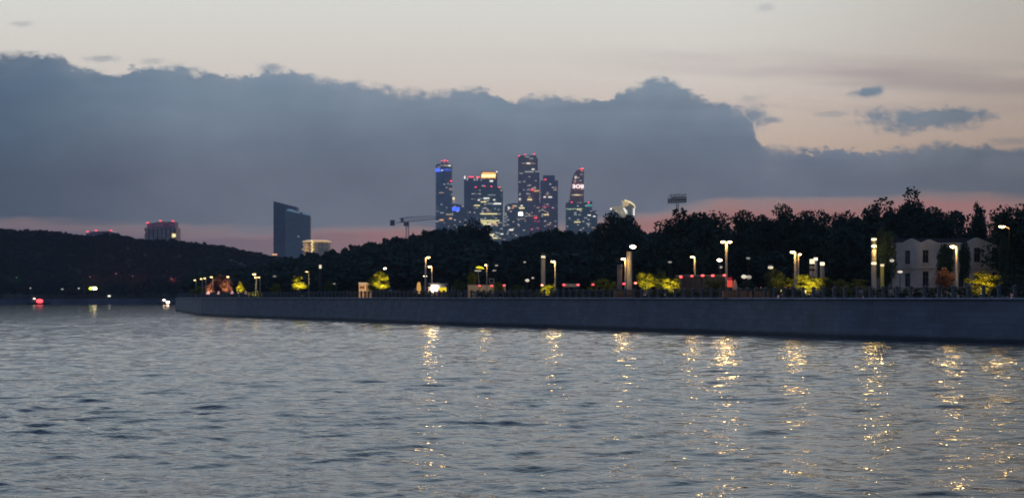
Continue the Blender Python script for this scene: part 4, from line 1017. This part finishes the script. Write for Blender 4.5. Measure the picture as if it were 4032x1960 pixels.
t.win([(1723, 670, 18, 'B', 12), (1756, 669, 42, 'b', 8), (1740, 671, 8, 'W', 3), (1762, 652, 30, 'y', 4), (1738, 652, 14, 'o', 3), (1770, 652.5, 8, 'W', 4), (1727, 659, 12, 'w', 3), (1776, 713, 7, 'R', 5), (1764, 724, 8, 'w'), (1776, 725, 8, 'w'), (1775, 745, 13, 'o', 7), (1738, 759, 20, 'o', 4),
       (1742, 838, 12, 'w'), (1768, 844, 24, 'y', 4), (1776, 860, 14, 'O', 6), (1738, 866, 16, 'O', 6)], y=-.2 * k)
t.beacons([(1740, 634), (1752, 631), (1761, 635)], 7)
t = Tower(1805, TY - 60, 'low slope roofed block with a blue sign beside the leftmost tower')
t.poly([(1780, 960), (1840, 960), (1840, 812), (1800, 803), (1780, 802)], 0, 60, 'block', 'slate')
t.win([(1795, 823, 30, 'B', 14), (1796, 822, 14, 'b', 4), (1786, 782, 9, 'Y', 10), (1788, 793, 9, 'o', 8), (1800, 895, 8, 'w')])
t = Tower(1894, TY + 60, 'dark tower with a glowing gold crown and white window ladders')
t.box(1827, 1892, 698, 960, 0, 50, 'left_shaft', 'navy'); t.box(1892.2, 1958, 704, 960, 0, 50, 'right_shaft', 'navy')
t.box(1893, 1958, 675, 703.8, 3, 50, 'crown', mat('crown_shell', (.2, .14, .08), .6))
o_ = t.poly([(1894, 703), (1899, 701), (1908, 703), (1916, 700), (1926, 702), (1940, 700), (1951, 703), (1953, 684), (1948, 679), (1900, 678), (1896, 684)], 0, 2.8, 'glowing_crown_panel', em('D'))
t.poly([(1898, 697), (1948, 697), (1950, 688), (1897, 688)], -1.5, -.2, 'bright_crown_panel', mat('gold_glare', (.5, .4, .2), .5, emit=(1, .78, .3), es=2.4, nosample=True))
t.win([(1830, 699, 5, 'W', 12), (1840, 704, 6, 'w', 14), (1868, 707, 6, 'w', 9), (1879, 703, 7, 'w', 15), (1895, 709, 3, 'w', 10), (1855, 697, 20, 'R', 4), (1882, 698, 14, 'R', 4), (1935, 713, 12, 'W', 6), (1956, 677, 7, 'W', 5)])
t = Tower(1925, TY - 150, 'broad office tower with many rows of yellow lit windows and four red roof lights')
t.box(1870, 1980, 745, 985, 0, 55, 'shaft', 'green')
t.poly([(1871, 744.8), (1979, 744.8), (1962, 739), (1940, 737), (1900, 738), (1880, 741)], 0, 55, 'roof', mat('pale_roof', (.25, .22, .2), .7))
t.poly([(1862, 985), (1869.8, 985), (1869.8, 757), (1862, 757)], 4, 50, 'side_wing', 'navy')
t.poly([(1980.2, 985), (2004, 985), (2002, 890), (1981, 885)], 2, 50, 'annex', 'slate')
t.win([(1866, 763, 9, 'w'), (1936, 768, 30, 'w', 2.5), (1890, 782, 16, 'w', 2), (1911, 781, 14, 'W', 5), (1923, 781, 8, 'W', 4.5), (1885, 788, 9, 'W'), (1946, 787, 8, 'W'), (1904, 795, 22, 'Y'), (1929, 802, 20, 'w'), (1959, 802, 28, 'W', 5), (1878, 809, 24, 'Y'),
       (1908, 821, 20, 'w'), (1949, 822, 6, 'w'), (1868, 837, 8, 'w'), (1924, 831, 18, 'o'), (1925, 842, 66, 'Y', 4), (1892, 841, 8, 'w'), (1966, 842, 12, 'w'), (1897, 862, 10, 'w'), (1929, 869, 74, 'Y', 4), (1907, 876, 24, 'Y', 4.5), (1938, 876, 30, 'Y', 4), (1968, 877, 14, 'y'),
       (1913, 883, 24, 'Y'), (1929, 883, 12, 'W'), (1950, 883, 20, 'O'), (1985, 888, 12, 'w'), (1914, 889.5, 12, 'Y'), (1928, 890, 14, 'Y'), (1940, 889, 6, 'w'), (1957, 890, 8, 'w'), (1920, 903, 9, 'w', 5), (1959, 917, 16, 'w'), (1976, 921, 12, 'W'), (1998, 921, 8, 'w'),
       (1936, 924, 20, 'Y', 5), (1937, 930, 10, 'W'), (1960, 930, 8, 'w'), (1950, 937, 20, 'Y', 4.5), (1968, 938, 10, 'w'), (1985, 943, 10, 'o')])
t.beacons([(1873, 737), (1908, 733), (1935, 734), (1966, 738)], 8)
t = Tower(2015, TY - 60, 'rounded low glass block with one glaring white light, left of the tallest tower')
t.poly([(1984, 985), (2078, 985), (2078, 806), (2060, 800), (2010, 800), (1996, 805), (1988, 815)], 0, 40, 'block', 'slate')
t.poly([(1979, 880), (1981.5, 880), (1985, 795), (1983.5, 795)], 0, 2, 'light_edge', em('w'))
t.win([(2004, 819, 9, 'W', 5), (2004, 823, 8, 'o'), (2019, 819, 8, 'O'), (2025, 811, 14, 'O', 5), (2054, 810, 8, 'W'), (2054, 819, 22, 'Y', 5), (2050, 842, 17, 'X', 13), (1996, 853, 8, 'w'), (1991, 860, 8, 'w'), (1991, 872, 8, 'w'), (1997, 883, 6, 'w'), (2013, 905, 16, 'W', 5), (2040, 882, 6, 'w'),
       (2040, 861, 6, 'w'), (2056, 861, 20, 'o', 3), (2071, 851, 12, 'w'), (2068, 869, 5, 'o', 6)])
t = Tower(2080, TY + 40, 'tallest stepped tower with scattered white windows and red roof lights')
t.box(2045, 2112, 612, 985, 0, 45, 'shaft', 'plum'); t.box(2040, 2044.8, 615, 985, 6, 45, 'left_fin', 'tan'); t.box(2112.2, 2118, 622, 985, 6, 45, 'right_fin', 'tan'); t.box(2118.2, 2124, 678, 985, 8, 45, 'right_wing', 'navy')
t.poly([(2044, 680), (2112, 674), (2112, 615), (2044, 618)], -1.5, -.1, 'upper_cladding', 'tan')
t.win([(2076, 618, 18, 'w'), (2092, 625, 14, 'w'), (2081, 644, 52, 'o', 3), (2081, 643.5, 13, 'W', 4), (2099, 667, 10, 'W'), (2052, 683, 14, 'w'), (2083, 677, 34, 'w', 5), (2113, 676, 12, 'w'), (2085, 696, 8, 'w'), (2046, 717, 8, 'w'), (2065, 715, 8, 'w'), (2079, 731, 6, 'w'), (2110, 712, 6, 'w'), (2063, 748, 6, 'w'),
       (2081, 747, 12, 'w'), (2106, 739, 8, 'w', 6), (2096, 748, 10, 'R', 4), (2112, 752, 18, 'O', 5), (2047, 767, 8, 'w'), (2081, 764, 14, 'w'), (2085, 776, 10, 'o', 6), (2086, 786, 18, 'Y', 5), (2047, 784, 8, 'W'), (2047, 790, 7, 'w')], y=-3)
t.beacons([(2044, 614), (2068, 609), (2103, 607)], 8)
t = Tower(2160, TY, 'dark stepped tower with a penthouse block, right of the tallest one')
t.box(2128, 2197, 710, 985, 0, 45, 'shaft', 'plum'); t.box(2139, 2185, 690, 709.8, 6, 40, 'penthouse', 'navy'); t.box(2079, 2127.8, 800, 985, -6, 38, 'podium', 'plum')
t.win([(2186, 747, 12, 'y'), (2156, 765, 14, 'o'), (2145, 776, 9, 'W'), (2166, 776, 15, 'W'), (2136, 826, 9, 'w', 5), (2180, 820, 5, 'r'), (2151, 845, 20, 'Y', 4), (2142, 816, 9, 'r', 5), (2160, 884, 15, 'o', 5), (2150, 812, 30, 'r', 1.5)], y=-1.2)
t.win([(2124, 784, 6, 'r'), (2109, 858, 11, 'R', 4), (2108, 871, 6, 'r'), (2121, 872, 6, 'r'), (2094, 902, 9, 'r'), (2119, 900, 7, 'r'), (2100, 850, 30, 'o', 2), (2118, 818, 12, 'o', 5)], y=-7.5)
t.beacons([(2147, 707)], 10)
t = Tower(2275, TY + 60, 'curved copper coloured tower with a glowing white sign near its top')
t.poly([(2234, 985), (2299, 985), (2299, 668), (2286, 664), (2270, 672), (2262, 682), (2255, 698), (2250, 725), (2247, 752), (2243, 780), (2238, 800)], 0, 40, 'shaft', 'copper')
t.win([(2289, 687, 8, 'w'), (2267, 693, 8, 'w'), (2267, 699, 8, 'W'), (2277, 700, 8, 'w'), (2266, 706, 6, 'w'), (2286, 712, 8, 'w'), (2264, 713, 7, 'w'), (2263, 718, 7, 'o'), (2272, 768, 42, 'y', 3.5), (2272, 768, 20, 'Y', 2.5)])
t.win([(2290, 665, 16, 'R', 5, 1), (2293, 664, 7, 'W', 4)])
fc = bpy.data.curves.new('sign', 'FONT'); fc.body = '3OII'; fc.align_x = 'CENTER'; fc.align_y = 'CENTER'; fc.size = 1.0; fc.extrude = .06; fc.offset = .035
tmp = bpy.data.objects.new('tmp', fc); C.objects.link(tmp); bpy.context.view_layer.update()
me = bpy.data.meshes.new_from_object(tmp.evaluated_get(bpy.context.evaluated_depsgraph_get())); bpy.data.objects.remove(tmp)
me.name = 'sign'; me.materials.clear(); me.materials.append(em('S'))
xs = [v.co.x for v in me.vertices]; ys = [v.co.y for v in me.vertices]; sx, sy = 44 * t.k / (max(xs) - min(xs)), 15 * t.k / (max(ys) - min(ys)); mx, my = (max(xs) + min(xs)) / 2, (max(ys) + min(ys)) / 2
x, z = t.p(2276, 734)
for v in me.vertices: v.co = ((v.co.x - mx) * sx + x, -1.6 - v.co.z * 8, (v.co.y - my) * sy + z)
so = bpy.data.objects.new('sign', me); C.objects.link(so); so.parent = t.r
t = Tower(2290, TY - 80, 'square teal lit office block standing before the copper tower')
t.box(2229, 2332, 797, 985, 0, 50, 'shaft', 'green'); t.box(2332.2, 2352, 830, 985, 0, 50, 'right_wing', 'green'); t.box(2324, 2331, 791, 796.8, 5, 12, 'chimney', 'slate')
t.win([(2320, 808, 22, 'C', 4), (2322, 813.5, 22, 'c', 2.5), (2262, 823, 64, 'G', 3), (2280, 824, 16, 'Y', 4), (2266, 845, 12, 'w'), (2282, 846, 8, 'w'), (2320, 847, 12, 'W'), (2340, 852, 10, 'W'), (2242, 859, 8, 'w'), (2306, 858, 12, 'w'), (2273, 874, 24, 'Y'), (2316, 880, 16, 'w'), (2338, 896, 18, 'o')])
t.beacons([(2251, 796), (2318, 797)], 8)
t = Tower(2450, TY - 500, 'sail shaped building with glowing white ribs and a lit golden arch at its top', 'building', 'sail_building')
t.poly([(2405, 985), (2466, 985), (2468, 850), (2452, 808), (2430, 811), (2405, 822)], 4, 40, 'left_body', 'slate'); t.poly([(2466.3, 985), (2497, 985), (2498, 812), (2481, 802), (2462, 808), (2469, 850)], 6, 40, 'right_body', 'slate')
for q in range(7): t.poly([(2408 + q * 7, 819 + q * 6.0), (2457 + q * 2, 812 + q * 6.5), (2457 + q * 2, 809.6 + q * 6.5), (2408 + q * 7, 816.6 + q * 6.0)], 1, 3.8, 'light_rib', em('y'))
t.poly([(2466, 856), (2470, 855), (2449, 787), (2446.5, 787)], -1, .8, 'lit_edge', em('y'))
for q in range(7): t.poly([(2453 + q * 1.6, 821 + q * 3), (2462 + q * 1.6, 823 + q * 3), (2462 + q * 1.6, 821 + q * 3), (2453 + q * 1.6, 819.4 + q * 3)], -3, -1.2, 'comb_light', em('W'))
t.poly([(2458, 789), (2481, 798), (2497, 809), (2500, 820), (2502, 820), (2500, 807), (2484, 794), (2460, 786)], -1, 3, 'arch', em('Y'))
t.poly([(2457, 812), (2470, 812), (2482, 800), (2462, 791), (2452, 791)], 1, 3.5, 'golden_panel', em('d'))
t.poly([(2494, 848), (2498, 848), (2499, 820), (2495, 820)], -1, 4, 'right_strip', em('W'))
for q in range(6): t.poly([(2489, 823 + q * 4.4), (2494, 823 + q * 4.4), (2494, 821 + q * 4.4), (2489, 821 + q * 4.4)], -1, 4, 'comb_light', em('w'))
t.win([(2405.5, 823, 7, 'W', 7)], y=-2)

# slab towers and smaller buildings at left
t = Tower(1145, 2900.0, 'pair of dark slanted roof slab towers rising alone left of centre', group='buildings beyond the wooded hill', cat='tower', name='slab_tower')
t.poly([(1072, 1120), (1166, 1120), (1166, 814), (1072, 790)], 14, 40, 'rear_slab', 'navy2'); t.poly([(1123, 1120), (1221, 1120), (1221, 850), (1123, 829)], 0, 13.5, 'front_slab', tower_mat('pale_slab', (.062, .075, .085), contrast=.12))
t.poly([(1126, 828), (1213, 848), (1220, 843), (1180, 836), (1150, 824), (1134, 822)], 2, 12, 'roof_canopy', mat('teal_canopy_sky_glow', (.55, .75, .8), .5, emit=(.6, .85, .9), es=.1, nosample=True)); t.box(1182, 1190, 835, 846, -1, 1.5, 'plant_room', 'navy')  # canopy's faint emission stands in for sky reflected off the roof
t.win([(1175, 931, 6, 'w', 3)]); t.win([(1082, 1002, 20, 'O', 6)], y=-2)
t = Tower(1241, 1800.0, 'round gold lit building peeking over the trees beside the slab towers', group='buildings beyond the wooded hill', cat='building', name='round_building'); k = t.k
x, z = t.p(1241, 953); 
MB().lathe([(54 * k, 0), (54 * k, z), (50 * k, z + .5)], (0, 54 * k), 32, 1, 1).build('drum', tower_mat('drum_wall', (.22, .17, .12), 3, 4), t.r)
MB().lathe([(57 * k, z + .6), (57.5 * k, t.p(0, 948)[1]), (40 * k, t.p(0, 944)[1])], (0, 54 * k), 32, 1, 1).build('light_ring', em('d'), t.r)
for q, (a, b) in enumerate(((1200, 962), (1204, 972), (1196, 981), (1206, 988), (1250, 962), (1247, 975))): 
    MB().box((a - 1241 - 9) * k, (a - 1241 + 9) * k, 3 * k, 14 * k, t.p(0, b)[1] - .4, t.p(0, b)[1] + .4).build('lit_band', em('d'), t.r)
for q in range(7): MB().ell(((1228 - 1241 + (q % 2) * 3) * k, -2, t.p(0, 948 + q * 7)[1]), 1.0, 1, .75, 8, 5).build('spine_light', em('Y'), t.r)
t = Tower(631, 1650.0, 'brownish apartment tower with three red roof lights above the wooded hill', group='buildings beyond the wooded hill', cat='building', name='apartment_tower', z=3.1)
t.box(569, 693, 896, 1100, 0, 22, 'body', 'brown'); t.poly([(577, 895.8), (686, 895.8), (686, 873), (630, 873), (577, 880)], 2, 20, 'penthouse', tower_mat('plum_wall', (.09, .07, .09), 3.2, 5))
t.win([(685, 927, 13, 'Y', 13)], y=-1); t.win([(570, 915, 2, 'o', 8)], y=-.8)
for q in range(585, 690, 17): t.box(q, q + 3, 898, 990, -.6, -.02, 'pilaster', mat('pilaster', (.1, .085, .08), .8))
t.beacons([(582, 877), (632, 869), (682, 870)], 11)
t = Tower(392, 1650.0, 'dark building barely topping the wooded hill, marked by three red lights', group='buildings beyond the wooded hill', cat='building', name='apartment_tower')
t.poly([(335, 1100), (452, 1100), (448, 914), (338, 918)], 0, 22, 'body', 'navy'); t.poly([(345, 915), (440, 913), (436, 909), (350, 912)], 2, 20, 'roof', 'navy')
t.beacons([(345, 912), (379, 907), (437, 908)], 11)

# ------------------------------------------------------------------ lights and boats on the far side
def far_lamp(px, py, Y, es, col, label, sx, sz=None, point=0, name='far_lamp', group='lamps along the far bank'):
    p = at(px, py, Y); base = 3.1 if Y < 1000 else max(3.1, hill_h(p.x, Y))
    base = min(base, p.z - 1.0)
    r = thing(name, (p.x, Y, base), label, 'lamp', group); h = p.z - base
    MB().tube((0, 0, 0), (0, 0, h - .1), .08, .06, 5).build('pole', M_dark, r)
    MB().ell((0, 0, h), sx, sx, sz or sx * .6, 12, 6).build('globe', mat(f'{name}_{px}', (.5, .5, .5), .5, emit=col, es=es), r, smooth=True)
    if point:
        l = bpy.data.lights.new('glow', 'SPOT'); l.energy = point * (4 if sx < 1 else 1); l.color = col; l.shadow_soft_size = 1.0; l.spot_size = 2.2; l.spot_blend = .9
        lo = bpy.data.objects.new('light', l); C.objects.link(lo); lo.parent = r; lo.location = (0, 2.0, h); lo.rotation_euler = (math.radians(115), 0, 0)
far_lamp(372, 1135, 984, 7, (1, .8, .4), 'glaring yellow white lamp on the far bank at left', 1.5, .9, 2500)
far_lamp(358, 1135, 984, 2.0, (.75, 1, .05), 'green yellow light touching the left of the glaring lamp', 1.3, .9)
far_lamp(430, 1165, 980, 1.4, (1, .95, .8), 'small white lamp low on the far embankment right of the glaring one', .9, .5)
far_lamp(120, 1134, 985, .3, (1, .9, .8), 'faint lamp above the red boat', .6, .4)
far_lamp(245, 1138, 985, .3, (.8, .9, .7), 'faint greenish lamp between the red boat and the glaring lamp', .9, .4)
far_lamp(310, 1135, 985, .5, (1, .95, .9), 'faint white lamp just left of the glaring one', .6, .4)
for px, py, col, e, sc, lb in ((355, 1090, (1, .12, .06), 1600, .4, 'dull red floodlight in the forest above the glaring lamp'), (457, 1077, (1, .12, .08), 2000, .5, 'small bright red floodlight highest in the dark forest'),
                       (523, 1087, (1, .12, .07), 1000, .4, 'dull red floodlight in the forest right of the highest one'), (675, 1096, (1, .1, .05), 2000, .5, 'red floodlight in the forest just left of the promenade tip'),
                       (65, 1092, (.1, 1, .2), 900, .4, 'dull green floodlight in the forest at the far left')):
    far_lamp(px, py, 1003, .25, col, lb, sc, .4, e, 'forest_floodlight', 'coloured floodlights in the hillside forest')

def boat(px, py_water, Y, L, label, lights, hullc):
    p = at(px, HY, Y); r = thing('boat', (p.x, Y, 0), label, 'boat', 'small boats under the far bank')
    hull = MB(); n = 10; secs = []
    for i in range(n + 1):
        u = i / n; w = 1.5 * math.sin(math.pi * min(1, 0.12 + 0.88 * (1 - u)) * 0.5 + 0.0) if u > .5 else 1.5
        w = 1.5 * (1 - max(0, (u - .55) / .45) ** 2); x = -L / 2 + L * u; sh = 1.0 + .5 * u * u
        secs.append([(x, -w, sh), (x, -w * .75, -.3), (x, w * .75, -.3), (x, w, sh)])
    vs = [v for s_ in secs for v in s_]; fs = []
    for i in range(n):
        for q in range(3): fs.append((i * 4 + q, i * 4 + q + 1, i * 4 + 5 + q, i * 4 + 4 + q))
        fs.append((i * 4, i * 4 + 4, i * 4 + 7, i * 4 + 3))
    fs += [(0, 1, 2, 3)]; hull.add(vs, fs); hull.build('hull', hullc, r)
    c = MB().prism([(-L * .3, 1.05), (L * .18, 1.12), (L * .1, 2.3), (-L * .28, 2.3)], -1.0, 1.0).build('cabin', M_white, r)
    MB().box(-L * .25, L * .07, -1.03, -1.004, 1.5, 2.05).build('window', mat('dark_pane', (0, 0, 0)), c)
    MB().tube((0, 0, 2.3), (0, 0, 3.6), .05, .03, 5).build('mast', M_dark, r)
    for (lx, lz, sx, es, col) in lights:
        MB().ell((lx, -1.3, lz), sx, .4, sx * .6, 10, 6).build('light', mat(f'boatlight_{px}_{lx}', (.5, .5, .5), .5, emit=col, es=es), r, smooth=True)
boat(153, 1197, 955, 13, 'small boat glowing red on the water at far left', [(0.8, 2.0, 2.0, 2.5, (1, .06, .06)), (-2.2, 3.4, .8, 2.5, (1, .6, .4))], mat('dark_hull', (.05, .05, .06), .5))
boat(656, 1197, 955, 10, 'small boat with two warm white lights beside the end of the embankment wall', [(-1.2, 2.6, .7, 9, (1, .7, .5)), (0.9, 1.3, 1.0, 12, (1, .72, .5))], mat('dark_hull', (.05, .05, .06), .5))

# ------------------------------------------------------------------ haze
DENS = 8e-5
if DENS:
    hm_ = bpy.data.materials.new('haze'); hm_.use_nodes = True; t = hm_.node_tree; t.nodes.clear()
    pv = t.nodes.new('ShaderNodeVolumePrincipled'); pv.inputs['Color'].default_value = (.86, .88, .93, 1); pv.inputs['Density'].default_value = DENS
    oo = t.nodes.new('ShaderNodeOutputMaterial'); t.links.new(pv.outputs[0], oo.inputs['Volume'])
    hb = MB().box(-5200, 5200, -260, 4700, -2.5, 420).build('haze', hm_); hb['kind'] = 'stuff'
